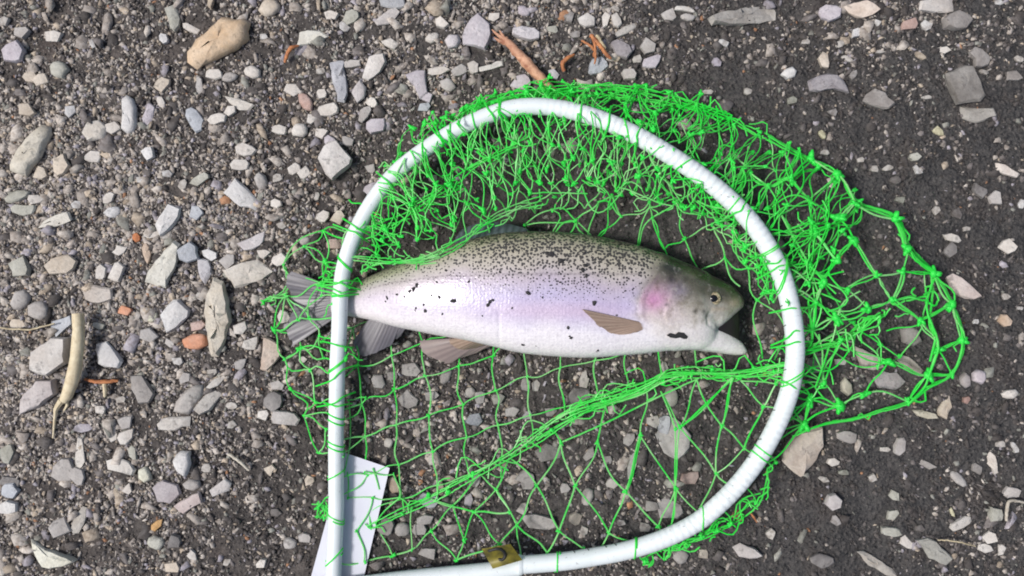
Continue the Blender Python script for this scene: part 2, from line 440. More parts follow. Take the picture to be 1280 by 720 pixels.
 ('grey elbow slab', 'grey elbow shaped slab among the pale gravel beside the stem head', (172,164,156), .3, [(104,362),(118,356),(140,360),(141,374),(122,380),(106,374)]),
 ('twin beige lump', 'beige lump below the white pill stone at the left', (186,181,172), .35, [(98,164),(106,150),(122,148),(132,158),(126,172),(108,176)]),
]

# the other stones one can make out: x y length width angle colour
SMALL = '''
241 148 34 17 -60 B;271 148 26 16 15 p;286 138 15 13 40 p;267 91 20 14 10 p;285 95 21 12 10 g;314 89 22 15 -20 p;200 103 20 15 30 b;247 105 25 9 -85 g
236 34 23 10 -25 p;203 47 13 12 0 w;216 20 34 17 -80 n;15 65 28 26 0 l;65 44 18 15 0 p;72 86 25 20 -30 n;85 138 17 13 60 w;197 125 17 10 -70 p;184 142 27 13 70 l;27 40 20 17 0 g
6 26 14 11 80 p;115 55 12 8 -70 w;36 95 17 13 0 b;50 100 20 16 40 b;33 137 22 18 0 b;140 158 20 15 20 p
414 19 19 13 10 p;430 34 15 9 -45 w;364 111 21 14 -15 p;402 116 16 13 0 p;381 126 27 15 -50 r;410 137 25 16 20 p;374 162 21 18 20 p;402 89 12 10 0 p;487 54 18 14 0 p;464 128 14 12 -60 p
455 141 25 13 60 g;470 158 30 19 0 l;441 80 24 10 5 g;434 175 15 13 0 g;335 8 27 20 20 b;330 45 11 10 0 w;591 84 18 12 -80 p;532 120 18 13 0 l;574 88 20 15 30 g;548 88 25 11 10 p
560 105 21 15 -30 g;530 133 18 12 0 B;348 161 18 12 -10 p;388 148 16 13 60 p;400 166 15 12 0 p;412 176 15 13 0 l;552 29 20 16 0 p;540 47 18 12 20 p;617 18 18 10 -5 p;440 20 22 18 40 n
712 21 15 10 80 g;757 25 22 11 85 p;771 24 17 12 -70 p;769 10 13 8 -40 p;837 17 19 14 0 g;857 10 28 8 -8 p;861 20 18 9 -5 g;811 56 22 19 30 g;905 53 13 8 -25 w;747 80 29 19 30 B
652 102 24 18 0 l;787 91 20 18 0 g;815 75 26 14 25 l;655 11 17 12 -40 l;692 34 14 12 0 n;720 43 15 10 20 g;886 114 13 6 0 p;936 114 10 9 0 p;896 77 13 10 -50 l;797 73 11 9 0 p
1040 14 26 19 -15 l;1075 39 21 10 25 w;1008 52 13 7 10 p;1097 30 11 8 -30 w;1135 30 22 14 10 r;1157 32 13 10 -40 w;1032 75 19 13 -70 b;1197 27 33 22 -5 d;1102 64 12 5 0 p;1060 73 15 7 -25 p
1050 55 12 9 20 p;1100 125 37 22 -15 d;1173 164 15 9 -25 y;1158 122 13 5 0 p;1041 141 12 9 0 g;1028 168 12 8 -60 y;991 125 13 9 10 n;1273 74 11 8 -30 p;1267 95 21 14 0 d;1068 92 15 9 65 g
1225 72 25 19 -50 d;1230 90 13 6 -10 p;1247 4 11 6 0 w;1180 62 18 10 0 p;1150 70 16 8 -30 b
184 191 17 15 10 w;300 206 23 15 0 p;307 187 26 18 0 p;250 224 27 12 35 n;229 231 15 10 75 p;247 266 20 17 60 B;45 249 21 13 10 p;94 255 13 10 0 w;135 247 19 13 65 p;140 265 21 13 15 w
209 295 18 8 15 p;149 312 19 12 10 p;78 330 35 24 15 b;145 340 25 16 70 p;127 340 20 13 75 p;25 335 27 23 0 n;48 217 21 16 40 b;75 205 25 21 40 b;113 195 20 15 0 p;175 225 10 8 0 w
210 218 13 10 10 w;262 318 19 11 -35 w;283 325 21 17 40 g;188 293 19 9 20 p;170 297 12 10 -60 o;183 315 25 8 -80 t;254 246 11 6 80 b;237 316 28 22 0 B;20 245 34 14 15 n;28 262 30 12 0 n
462 210 14 12 0 g;367 211 21 14 30 p;380 216 18 13 40 p;461 235 22 14 40 l;345 255 17 11 -20 p;325 226 22 16 -70 g;402 271 19 13 40 p;420 271 18 15 50 b;380 301 14 12 0 g;350 324 21 15 25 p
330 317 16 12 0 p;414 305 21 12 0 r;346 222 13 11 0 p;352 282 11 9 0 p;395 245 12 6 70 p
77 408 29 18 40 B;186 419 22 18 0 g;220 451 14 10 -10 w;48 388 27 23 0 g;25 375 30 20 40 g;246 407 19 15 0 r;300 410 17 15 0 p;312 430 22 15 10 p;251 370 14 9 -70 p;155 388 21 12 -15 o
155 530 21 17 30 g;125 512 14 12 0 p;105 535 24 11 0 l;289 507 15 10 0 p;289 531 12 11 0 p;231 472 16 12 30 g;172 395 13 8 60 p;189 396 15 11 40 y;123 406 15 11 -35 n;210 429 15 12 -40 g
300 455 17 13 30 g;265 465 15 10 0 p;150 500 13 9 0 p;20 405 20 15 0 b
340 503 26 21 40 k;355 522 37 20 0 g;327 520 16 14 0 p;345 483 19 12 10 g;353 397 19 16 -60 p;472 477 20 14 -70 g;510 500 26 22 -40 g;557 470 23 13 60 g;540 495 17 15 0 g;592 525 19 16 0 B
600 497 18 12 80 g;622 500 17 14 0 n;512 462 23 19 0 g;587 492 16 13 30 p;377 450 12 10 0 p;490 470 15 12 0 d;640 515 18 13 20 g
731 478 25 10 85 p;722 497 31 22 40 k;840 496 26 17 -80 n;817 527 17 15 0 p;832 531 26 15 75 B;832 459 17 10 -70 p;690 515 15 13 0 g;657 482 17 12 80 g;671 482 15 10 80 p;660 520 14 12 0 l
1022 457 25 20 20 d;1052 452 17 10 0 p;1261 492 21 12 10 p;1207 499 11 9 0 r;1220 402 9 6 0 w;1257 371 12 9 0 p;1255 400 17 14 -50 t;1275 419 9 6 0 p;1274 385 7 5 0 w
1143 196 16 11 10 n;1145 213 15 9 -60 w;1110 210 15 7 20 p;1094 211 9 8 0 p;1171 262 12 9 40 p;1192 297 21 10 -10 p;1261 308 22 15 -40 p;1210 286 13 7 10 p;1245 247 19 16 30 g;1225 239 22 15 -30 k
1120 225 15 10 10 d;1127 249 14 8 0 n;1031 191 12 8 0 p;1077 199 10 8 0 p;1276 255 12 8 60 w;1195 267 13 11 0 d;1190 312 20 16 40 k
165 567 21 12 -80 n;157 547 21 16 40 p;140 546 15 13 50 p;75 660 27 21 30 g;10 615 23 17 0 B;8 603 28 14 0 k;6 567 24 15 85 n;78 588 31 24 50 g;95 595 27 18 -60 g;100 563 44 10 85 p
195 678 21 18 -10 n;220 676 17 16 0 k;242 694 15 12 -40 p;284 702 12 9 50 p;215 708 21 14 0 b;160 611 17 11 60 p;258 585 13 10 0 p;345 640 14 10 0 d
386 601 13 12 40 b;338 588 15 13 30 b;327 704 15 12 20 p;381 672 15 13 0 g;362 680 17 15 0 g;485 554 13 12 0 p;540 576 11 10 0 p;492 607 23 12 -70 t;537 626 23 18 -10 B;503 662 21 17 0 g
531 649 21 14 25 g;525 662 17 15 0 g;482 657 23 20 0 d;595 601 17 10 80 g;586 628 18 11 75 l;562 599 15 8 -10 b;550 612 19 9 75 t;535 692 21 14 -10 g
657 600 25 22 -30 g;687 567 30 19 20 d;765 605 18 11 -20 p;735 622 23 14 80 p;720 650 18 15 -40 b;675 654 40 19 -10 g;862 597 21 18 0 r;815 635 20 15 0 g;730 665 12 9 70 p;777 654 10 8 0 g
655 637 17 11 60 p;852 697 19 18 0 g;880 692 15 12 0 b;737 568 17 13 50 g;787 550 21 14 60 g;706 612 13 12 0 g;807 660 15 12 0 d;760 575 14 12 0 g
1031 600 15 8 -30 p;1092 599 13 9 40 p;1119 620 17 15 30 n;1117 644 15 13 60 n;1270 559 15 7 -60 w;1160 582 21 10 -20 d;1200 599 26 12 -40 g;1222 585 19 11 -30 d;1251 555 11 9 0 p;1244 644 21 19 0 n
1200 655 29 11 25 p;1190 640 14 5 -65 y;1240 672 19 15 30 p;1117 666 25 11 -10 n;1135 680 22 10 -50 p;1045 650 15 10 -40 g;964 667 13 11 30 p;1235 687 19 10 -10 p;1257 690 17 10 85 p;1269 617 21 15 0 g
1042 579 15 11 20 p;1055 591 14 8 0 n;1107 562 16 6 0 p;1126 557 23 14 70 g;1060 547 25 14 -10 d;1027 700 25 14 -20 k;987 640 10 6 20 d;1150 660 15 10 0 d
'''
TINTS = {'w': ((205,203,200), 'white'), 'p': ((190,185,178), 'pale'), 'b': ((185,173,156), 'beige'), 'g': ((158,154,151), 'grey'),
         'l': ((168,162,171), 'lilac grey'), 'B': ((160,167,176), 'bluish grey'), 'd': ((116,111,108), 'dark grey'), 'k': ((84,81,82), 'blackish'),
         't': ((172,148,124), 'tan'), 'n': ((152,153,142), 'greenish grey'), 'o': ((192,122,78), 'orange'), 'y': ((205,200,168), 'yellowish'),
         'r': ((168,138,128), 'reddish')}
LANDMARKS = [(s, np.mean(p, 0)) for s, _l, _c, _t, p in BIG] + [
 ('broken wooden stick', np.array((655, 75.))), ('yellow green stem', np.array((95, 440.))), ('dry yellow twig', np.array((750, 58.))),
 ('fish tail', np.array((385, 385.))), ('fish head', np.array((890, 385.))), ('anal fin of the trout', np.array((470, 420.))), ('white paper', np.array((440, 640.))),
 ('curled yellow scrap', np.array((625, 692.))), ('right tip of the net', np.array((1200, 420.))), ('orange curled twig', np.array((360, 65.))),
 ('bleached white twig', np.array((298, 577.))), ('thin straw', np.array((35, 406.)))]

# ------------------------------------------------------------------ ground: one sheet, finely shaped where it is seen
GX0, GX1, GY0, GY1, GS = -0.58, 0.58, -0.42, 0.42, 0.0020
nx, ny = int((GX1 - GX0) / GS) + 1, int((GY1 - GY0) / GS) + 1
rg = np.random.default_rng(11)
relief = (value_noise(ny, nx, 60, rg) - .5) * 0.0060 + (value_noise(ny, nx, 16, rg) - .5) * 0.0038 + (value_noise(ny, nx, 6, rg) - .5) * 0.0024 \
    + (value_noise(ny, nx, 2.5, rg) - .5) * 0.0016 + (rg.random((ny, nx)) - .5) * 0.0007 - 0.0015
edge = np.minimum.outer(np.minimum(np.arange(ny), np.arange(ny)[::-1]), np.minimum(np.arange(nx), np.arange(nx)[::-1])) / 30.0
relief = np.where(edge < 1, relief * np.clip(edge, 0, 1) - 0.002 * (1 - np.clip(edge, 0, 1)), relief)

def ground_z(x, y):
    i = np.clip(((np.asarray(y) - GY0) / GS).astype(int), 0, ny - 1)
    j = np.clip(((np.asarray(x) - GX0) / GS).astype(int), 0, nx - 1)
    return relief[i, j]

far = np.array([0.02, 0.06, 0.15, 0.4, 1.0, 3.0, 9.0, 28.0, 80.0])
xs = np.concatenate([GX0 - far[::-1], np.linspace(GX0, GX0 + GS * (nx - 1), nx), GX0 + GS * (nx - 1) + far])
ys = np.concatenate([GY0 - far[::-1], np.linspace(GY0, GY0 + GS * (ny - 1), ny), GY0 + GS * (ny - 1) + far])
zz = np.full((len(ys), len(xs)), -0.002)
zz[9:9 + ny, 9:9 + nx] = relief
X, Y = np.meshgrid(xs, ys)
verts = np.stack([X, Y, zz], -1).reshape(-1, 3)
W = len(xs)
ii, jj = np.meshgrid(np.arange(len(ys) - 1), np.arange(W - 1), indexing='ij')
q = (ii * W + jj).ravel()
quads = np.stack([q, q + 1, q + W + 1, q + W], 1)
gm = bpy.data.meshes.new('ground')
gm.vertices.add(len(verts)); gm.vertices.foreach_set('co', verts.ravel())
gm.loops.add(quads.size); gm.loops.foreach_set('vertex_index', quads.ravel().astype(np.int32))
gm.polygons.add(len(quads)); gm.polygons.foreach_set('loop_start', np.arange(0, quads.size, 4, dtype=np.int32))
gm.update(calc_edges=True); gm.validate()
gm.polygons.foreach_set('use_smooth', [True] * len(quads))
gm.materials.append(M['soil'])
ground = link(bpy.data.objects.new('ground', gm))
tag(ground, 'dark damp soil of the bank, drier and dustier on one side', kind='structure')

# ------------------------------------------------------------------ stones
def stone_mesh(outline, thick, rng, blunt, zbase=-0.0015, big=False):
    """Closed stone from an outline in metres round (0, 0): foot, girdle, chamfer and a faceted, tilted top."""
    pts = np.array(outline, float)
    if np.sum(pts[:, 0] * np.roll(pts[:, 1], -1) - np.roll(pts[:, 0], -1) * pts[:, 1]) < 0: pts = pts[::-1]
    n0 = len(pts)
    if big:                                     # split the sides and roughen them
        new = []
        for a, b in zip(pts, np.roll(pts, -1, 0)):
            new.append(a + rng.normal(0, 0.00025, 2))
            d = b - a; L = np.hypot(*d)
            k = max(1, int(L / 0.0045))
            nrm = np.array((d[1], -d[0])) / max(L, 1e-9)
            for t in range(1, k):
                new.append(a + d * t / k + nrm * rng.normal(0.0002, 0.0005))
        pts = np.array(new)
    n = len(pts)
    ctr = pts.mean(0)
    size = np.ptp(pts, 0).max()
    tilt = rng.normal(0, 0.10, 2)
    def ring(sc, z, jit, tl):
        p = ctr + (pts - ctr) * sc + rng.normal(0, jit, (n, 2))
        return np.column_stack([p, np.full(n, z) + tl * ((p - ctr) @ tilt) + rng.normal(0, jit * .5, n)])
    j = size * 0.008
    ch = 0.80 if blunt else 0.90
    rings = [ring(0.93, zbase, j, 0), ring(1.0, thick * (0.40 if blunt else 0.55), j, .5), ring(ch, thick * 0.9, j * 1.6, 1)]
    if big:
        rings.append(ring(0.60, thick * 1.0, j * 3.0, 1))
        rings.append(ring(0.30, thick * 1.04, j * 3.0, 1))
    else:
        rings.append(ring(0.45, thick * 1.02, j * 2.2, 1))
    v = np.concatenate(rings + [np.array([[ctr[0], ctr[1], thick * 1.04]]), np.array([[ctr[0], ctr[1], zbase]])])
    f = []
    R = len(rings)
    for r in range(R - 1):
        for k in range(n):
            k2 = (k + 1) % n
            f.append((r * n + k, r * n + k2, (r + 1) * n + k2, (r + 1) * n + k))
    for k in range(n):
        f.append(((R - 1) * n + k, (R - 1) * n + (k + 1) % n, R * n))
        f.append(((k + 1) % n, k, R * n + 1))
    return v, f

STONE_POLYS = []
def place_stone(poly_px, thick, rgb, label, blunt, rng, big, group):
    c = np.mean(poly_px, 0)
    w = P(c[0], c[1])
    z = float(ground_z(w.x, w.y))
    top = thick * 0.55
    out = [(P(u, v, top) - w)[:2] for u, v in poly_px]
    v, f = stone_mesh(out, thick, rng, blunt, big=big)
    o = mesh_obj('stone', v, f, M['stone'], None, True, 60 if blunt else 32)
    o.location = (w.x, w.y, z + .0002)
    o.rotation_euler = (*rng.normal(0, .05, 2), 0)
    b = rng.normal(1.0, 0.03)
    o.color = (*[min(0.60, x * b) for x in alb(rgb, 1.12)], 1)
    tag(o, label, 'stone', group)
    STONE_POLYS.append(poly_px)
    return o

rs = np.random.default_rng(21)
used = set()
for short, label, rgb, th, poly in BIG:
    a = np.array(poly, float)
    cc = a - a.mean(0)
    ev = np.sqrt(np.maximum(np.linalg.eigvalsh(cc.T @ cc / len(a)), 1e-6)) * 2.6
    thick = float(np.clip(ev[0] * MPP * th * 1.05, 0.0022, 0.013))
    place_stone(poly, thick, rgb, label, any(w in short for w in ('pebble', 'pill', 'oval', 'boulder', 'tan stone', 'rusty')), rs, True, 'stones strewn over the gravel bank')
    used.add(label)

def bearing(dx, dy):
    a = math.degrees(math.atan2(-dy, dx)) % 360
    return ['right of', 'up and right of', 'above', 'up and left of', 'left of', 'down and left of', 'below', 'down and right of'][int(((a + 22.5) % 360) // 45)]

ITEMS = [q.split() for q in SMALL.replace('\n', ';').split(';') if q.strip()]
ITEMS.sort(key=lambda q: -float(q[2]) * float(q[3]))
REST = []
for num, (x, y, L, Wd, ang, col) in enumerate(ITEMS):
    x, y, L, Wd, ang = float(x), float(y), float(L), float(Wd), math.radians(float(ang))
    rgb, word = TINTS[col]
    blunt = rs.random() < 0.14
    n = 9 if blunt else int(rs.integers(5, 8)) + (2 if L > 22 else 0)
    th = np.sort((np.arange(n) + rs.uniform(-.28, .28, n)) * 2 * math.pi / n)
    rad = 1.05 + rs.normal(0, 0.06 if blunt else 0.15, n)
    ex = 1.0 if blunt else 0.8
    px = np.sign(np.cos(th)) * np.abs(np.cos(th)) ** ex * rad * L / 2
    py = np.sign(np.sin(th)) * np.abs(np.sin(th)) ** ex * rad * Wd / 2
    poly = [(x + a * math.cos(ang) + b * math.sin(ang), y - a * math.sin(ang) + b * math.cos(ang)) for a, b in zip(px, py)]
    if num >= 300 - len(BIG):
        REST.append((poly, Wd, rgb)); continue
    size = 'tiny' if L < 13 else 'small' if L < 20 else 'middling' if L < 28 else 'large'
    shape = 'slender' if L / Wd > 2 else 'oblong' if L / Wd > 1.45 else 'compact'
    edge_w = 'smooth' if blunt else 'sharp'
    near = sorted(LANDMARKS, key=lambda q: np.hypot(q[1][0] - x, q[1][1] - y))[:6]
    label = None
    for nm, p in near:
        d = math.hypot(x - p[0], y - p[1])
        pre = 'just ' if d < 38 else 'well ' if d > 85 else ''
        cand = f'{size} {shape} {edge_w} {word} stone {pre}{bearing(x - p[0], y - p[1])} the {nm}'
        if cand not in used and len(cand.split()) <= 16:
            label = cand; break
    used.add(label)
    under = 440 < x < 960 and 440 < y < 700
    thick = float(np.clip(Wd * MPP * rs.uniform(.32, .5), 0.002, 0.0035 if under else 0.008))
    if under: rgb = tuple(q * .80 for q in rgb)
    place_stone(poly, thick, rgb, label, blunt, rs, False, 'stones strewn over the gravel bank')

rv, rf, rc = [], [], []                    # chips past the three hundred largest stones stay together
for poly, Wd, rgb in REST:
    c_ = np.mean(poly, 0); w = P(*c_)
    v, f = stone_mesh([(P(u, q) - w)[:2] for u, q in poly], float(np.clip(Wd * MPP * .45, .0018, .0035)), rs, False)
    b0 = len(rv); z = float(ground_z(w.x, w.y))
    rv += [(p_[0] + w.x, p_[1] + w.y, p_[2] + z) for p_ in v]; rf += [tuple(b0 + int(i) for i in q) for q in f]; rc += [(*alb(rgb), 1)] * len(v)
    STONE_POLYS.append(poly)
chips = mesh_obj('stone_chips', rv, rf, M['gravel'], None, True, 32)
chips.data.attributes.new('tint', 'FLOAT_COLOR', 'POINT').data.foreach_set('color', np.array(rc, np.float32).ravel())
tag(chips, 'smallest loose stone chips on the bank', kind='stuff')

# ------------------------------------------------------------------ gravel: what nobody could count
PALE = np.array([  # share of pale chips; low values round the trout paint in net shade
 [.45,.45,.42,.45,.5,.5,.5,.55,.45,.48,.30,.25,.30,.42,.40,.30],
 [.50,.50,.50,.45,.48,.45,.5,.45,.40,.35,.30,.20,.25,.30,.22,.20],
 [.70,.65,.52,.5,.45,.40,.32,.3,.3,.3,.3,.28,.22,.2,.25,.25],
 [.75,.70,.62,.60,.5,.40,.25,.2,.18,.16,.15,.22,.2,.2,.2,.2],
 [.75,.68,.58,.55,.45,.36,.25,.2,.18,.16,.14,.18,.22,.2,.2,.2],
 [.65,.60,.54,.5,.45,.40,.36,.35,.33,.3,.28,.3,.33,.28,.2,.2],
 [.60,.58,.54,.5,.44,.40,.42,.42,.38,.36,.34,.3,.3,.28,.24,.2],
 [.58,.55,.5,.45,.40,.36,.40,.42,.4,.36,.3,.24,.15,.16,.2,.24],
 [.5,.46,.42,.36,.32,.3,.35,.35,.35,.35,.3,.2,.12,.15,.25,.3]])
MARG = 300
mask = rasterized(STONE_POLYS, 1280 + 2 * MARG, 720 + 2 * MARG, MARG, MARG)
PAPER = [(428,565),(487,585),(478,620),(469,655),(460,695),(452,738),(384,738),(389,705),(396,675),(407,652)]
flatmask = rasterized([PAPER], 1280 + 2 * MARG, 720 + 2 * MARG, MARG, MARG)

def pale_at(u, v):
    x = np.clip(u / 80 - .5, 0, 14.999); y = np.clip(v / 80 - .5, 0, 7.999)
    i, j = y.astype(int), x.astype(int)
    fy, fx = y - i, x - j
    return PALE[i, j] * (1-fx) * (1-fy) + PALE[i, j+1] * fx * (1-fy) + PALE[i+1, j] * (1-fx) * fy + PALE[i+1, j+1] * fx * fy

ICO_V, ICO_F = None, None
bm = bmesh.new(); bmesh.ops.create_icosphere(bm, subdivisions=1, radius=1.0)
ICO_V = np.array([v.co[:] for v in bm.verts]); ICO_F = np.array([[v.index for v in f.verts] for f in bm.faces]); bm.free()
HEX_A = np.arange(6) * math.pi / 3
CHIP_V = np.array([(math.cos(t), math.sin(t), -.8) for t in HEX_A] + [(.80 * math.cos(t + .1), .80 * math.sin(t + .1), 1.0) for t in HEX_A])
CHIP_F = np.array([(i, (i + 1) % 6, 6 + (i + 1) % 6) for i in range(6)] + [(i, 6 + (i + 1) % 6, 6 + i) for i in range(6)] + [(6, 7, 8), (6, 8, 9), (6, 9, 10), (6, 10, 11)])
BOX_V = np.array([(-1,-1,-.9),(1,-1,-.9),(1,1,-.9),(-1,1,-.9),(-.7,-.7,1),(.7,-.7,1),(.7,.7,1),(-.7,.7,1)], float) * .75
BOX_F = np.array([(0,1,5),(0,5,4),(1,2,6),(1,6,5),(2,3,7),(2,7,6),(3,0,4),(3,4,7),(4,5,6),(4,6,7)])
clump = value_noise(720 + 2 * MARG, 1280 + 2 * MARG, 26, np.random.default_rng(5)) * .6 + value_noise(720 + 2 * MARG, 1280 + 2 * MARG, 9, np.random.default_rng(6)) * .4

def scatter(name, label, count, smin, smax, power, tv, tf, rng, jit, thin, dull=1.0):
    u = rng.uniform(-MARG, 1280 + MARG - 1, count * 4); v = rng.uniform(-MARG, 720 + MARG - 1, count * 4)
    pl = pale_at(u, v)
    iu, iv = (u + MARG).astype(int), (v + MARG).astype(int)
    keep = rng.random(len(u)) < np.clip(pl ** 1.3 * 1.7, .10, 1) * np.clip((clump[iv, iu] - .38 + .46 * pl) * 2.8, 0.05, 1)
    out = np.maximum(np.maximum(-u, u - 1280), np.maximum(-v, v - 720))      # thinning out well beyond what the photo shows
    keep &= rng.random(len(u)) > np.clip((out - 60) / 230, 0, 1)
    keep &= ~mask[iv, iu] | (rng.random(len(u)) < .0)
    r_ = smin * (smax / smin) ** (rng.random(len(u)) ** power)
    keep &= ~(flatmask[iv, iu] & (r_ > 2.2))
    u, v, pl, r_ = u[keep][:count], v[keep][:count], pl[keep][:count], r_[keep][:count]
    n = len(u)
    wx, wy = (u - 640) * MPP, (360 - v) * MPP
    wz = ground_z(wx, wy)
    a = r_ * MPP / 2
    asp = rng.uniform(.32, .95, n); flat = rng.uniform(*thin, n)
    nv = len(tv)
    base = tv[None] * (1 + rng.normal(0, jit, (n, nv, 1))) + rng.normal(0, jit * .5, (n, nv, 3))
    if nv == 12 and tv is CHIP_V:
        rj = np.clip(1 + rng.normal(0, .33, (n, 6)), .4, 1.75)
        base[:, :, :2] *= np.concatenate([rj, rj], 1)[:, :, None]
    base = base * np.stack([a, a * asp, a * flat], 1)[:, None, :]
    tx, ty = rng.normal(0, .28, n), rng.normal(0, .28, n)
    base[:, :, 2] += base[:, :, 0] * tx[:, None] + base[:, :, 1] * ty[:, None]
    th = rng.uniform(0, 2 * math.pi, n)
    c, s = np.cos(th)[:, None], np.sin(th)[:, None]
    x = base[:, :, 0] * c - base[:, :, 1] * s + wx[:, None]
    y = base[:, :, 0] * s + base[:, :, 1] * c + wy[:, None]
    z = base[:, :, 2] + (wz + a * flat * .45)[:, None]
    co = np.stack([x, y, z], -1).reshape(-1, 3)
    faces = (tf[None] + (np.arange(n) * nv)[:, None, None]).reshape(-1, 3)
    # colours of the chips: pale and warm on the dry side, dull on the damp side and in painted net shade, a few rusty
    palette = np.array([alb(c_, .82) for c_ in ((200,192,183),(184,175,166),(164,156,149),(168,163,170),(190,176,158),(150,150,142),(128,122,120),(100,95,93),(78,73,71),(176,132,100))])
    w_dry = np.array([.22,.18,.12,.09,.11,.06,.07,.08,.08,.007]); w_damp_shade = np.array([.015,.025,.035,.03,.015,.05,.13,.27,.43,.008])
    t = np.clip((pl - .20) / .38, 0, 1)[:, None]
    cw = np.cumsum((w_dry / w_dry.sum()) * t + (w_damp_shade / w_damp_shade.sum()) * (1 - t), 1)
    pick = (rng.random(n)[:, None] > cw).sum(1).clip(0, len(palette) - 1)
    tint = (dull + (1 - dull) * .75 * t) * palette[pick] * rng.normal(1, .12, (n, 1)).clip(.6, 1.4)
    me = bpy.data.meshes.new(name)
    me.vertices.add(len(co)); me.vertices.foreach_set('co', co.ravel())
    me.loops.add(faces.size); me.loops.foreach_set('vertex_index', faces.ravel().astype(np.int32))
    me.polygons.add(len(faces)); me.polygons.foreach_set('loop_start', np.arange(0, faces.size, 3, dtype=np.int32))
    me.update(calc_edges=True)
    at = me.attributes.new('tint', 'FLOAT_COLOR', 'POINT')
    rgba = np.concatenate([np.repeat(tint, nv, 0), np.ones((n * nv, 1))], 1)
    at.data.foreach_set('color', rgba.ravel().astype(np.float32))
    me.materials.append(M['gravel'])
    o = link(bpy.data.objects.new(name, me))
    tag(o, label, kind='stuff')
    return o

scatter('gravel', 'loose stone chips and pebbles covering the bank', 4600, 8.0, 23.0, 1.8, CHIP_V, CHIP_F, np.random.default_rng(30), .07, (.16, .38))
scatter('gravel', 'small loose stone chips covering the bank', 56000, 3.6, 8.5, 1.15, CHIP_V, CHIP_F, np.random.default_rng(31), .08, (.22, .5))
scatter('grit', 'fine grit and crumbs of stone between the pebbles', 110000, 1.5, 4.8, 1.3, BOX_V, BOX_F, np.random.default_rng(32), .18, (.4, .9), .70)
# ------------------------------------------------------------------ sticks, twigs, straws
def px_tube(pts, rad_px, step=4, wob=0.4, rng=None, seed=0):
    """Curve through (u, v, z) points; radius in photo pixels, tapering through the list rad_px."""
    rng = np.random.default_rng(seed)
    c = catmull(pts, step)
    n = len(c)
    t = np.linspace(0, 1, n)
    r = np.interp(t, np.linspace(0, 1, len(rad_px)), rad_px) * MPP * (1 + rng.normal(0, .05, n))
    c[:, :2] += rng.normal(0, wob, (n, 2))
    return [P(*q) for q in c], list(r)

def stick(name, label, cat, mat, pts, rad, sides=9, seed=1, step=4, wob=0.4, group=None):
    tb = Tubes(); p, r = px_tube(pts, rad, step, wob, seed=seed); tb.add(p, r, sides)
    o = tb.build(name, M[mat], None, True, 60)
    tag(o, label, cat, group)
    return o

root = empty('wooden_stick', P(655, 75, 0)); tag(root, 'orange tan wooden stick with a splintered end poking from under the net', 'stick')
def rel(o, r):
    """Parent o to the Empty r without moving it."""
    o.parent = r
    o.matrix_parent_inverse = Matrix.Translation(-r.location)
    return o
tb = Tubes(); p, r = px_tube([(630,48,.006),(640,58,.0065),(655,75,.007),(672,94,.0065),(690,113,.006),(706,128,.005)], [4.2,6.2,6.8,6.6,6.2,5.0], 4, .5, seed=3); tb.add(p, r, 10)
rel(tb.build('shaft', M['stick'], None, True, 60), root)
for i, (a, b, c) in enumerate((((634,52),(623,44),(615,37)), ((632,53),(627,42),(624,38)), ((631,54),(622,50),(618,47)))):
    tb = Tubes(); p, r = px_tube([(*a,.006),(*b,.0065),(*c,.0055)], [2.8,2.2,.5], 2, .2, seed=5 + i); tb.add(p, r, 6)
    rel(tb.build('splinter', M['stick'], None), root)

root = empty('plant_stem', P(95, 440, 0)); tag(root, 'thick yellow green plant stem lying across the pale stones at the left', 'stem')
tb = Tubes(); p, r = px_tube([(97,392,.012),(98,412,.0125),(97,434,.0125),(94,458,.012),(89,480,.010),(84,494,.007),(80,501,.006)], [7.2,7.4,7.4,7.6,8.2,8.0,6.4], 9, .15, seed=9); tb.add(p, r, 12)
rel(tb.build('stalk', M['stem'], None, True, 60), root)
for i, q in enumerate(([(77,500,.006),(70,512,.004),(68,528,.003),(66,548,.002)], [(82,498,.006),(84,506,.003),(80,513,.002)])):
    tb = Tubes(); p, r = px_tube(q, [4.4 if i == 0 else 2.6,2.0,1.0], 3, .3, seed=12 + i); tb.add(p, r, 6)
    rel(tb.build('rootlet', M['stem'], None), root)

root = empty('dry_twig', P(750, 58, 0)); tag(root, 'dry yellow orange forked twig above the top of the net', 'twig')
for i, (q, w) in enumerate((([(738,44,.004),(748,55,.005),(763,74,.004)], [2.6,2.8,2.0]), ([(746,44,.005),(752,53,.0055),(757,60,.004)], [2.0,2.2,1.5]), ([(727,51,.004),(737,57,.005),(744,65,.004),(743,80,.003)], [1.3,1.7,1.6,1.0]), ([(741,48,.004),(744,58,.005),(742,71,.003)], [1.6,1.9,1.2]))):
    tb = Tubes(); p, r = px_tube(q, w, 2, .3, seed=20 + i); tb.add(p, r, 7)
    rel(tb.build('branch', M['straw' if i == 1 else 'twig'], None), root)
stick('curved_twig', 'short rust coloured curved twig between the wooden stick and the dry twig', 'twig', 'twig', [(705,89,.003),(703,80,.004),(709,73,.0045),(718,68,.003)], [2.2,2.8,2.6,1.2], 7, 30, 2, .2)
stick('curled_twig', 'orange curled twig at the left end of the arrow shaped white stone', 'twig', 'twig', [(374,57,.003),(364,60,.005),(359,68,.0045),(356,78,.003)], [1.2,2.6,2.4,1.6], 7, 31, 2, .2)
root = empty('forked_twig', P(128, 477, 0)); tag(root, 'bright orange forked twig beside the yellow green stem', 'twig')
for i, (q, w) in enumerate((([(106,474,.003),(118,477,.005),(132,477,.005),(148,476,.003)], [1.6,2.4,2.8,1.4]), ([(130,478,.004),(131,488,.003),(131,496,.002)], [2.6,2.6,2.0]))):
    tb = Tubes(); p, r = px_tube(q, w, 2, .2, seed=40 + i); tb.add(p, r, 7)
    rel(tb.build('branch', M['twig' if i == 0 else 'stem'], None), root)
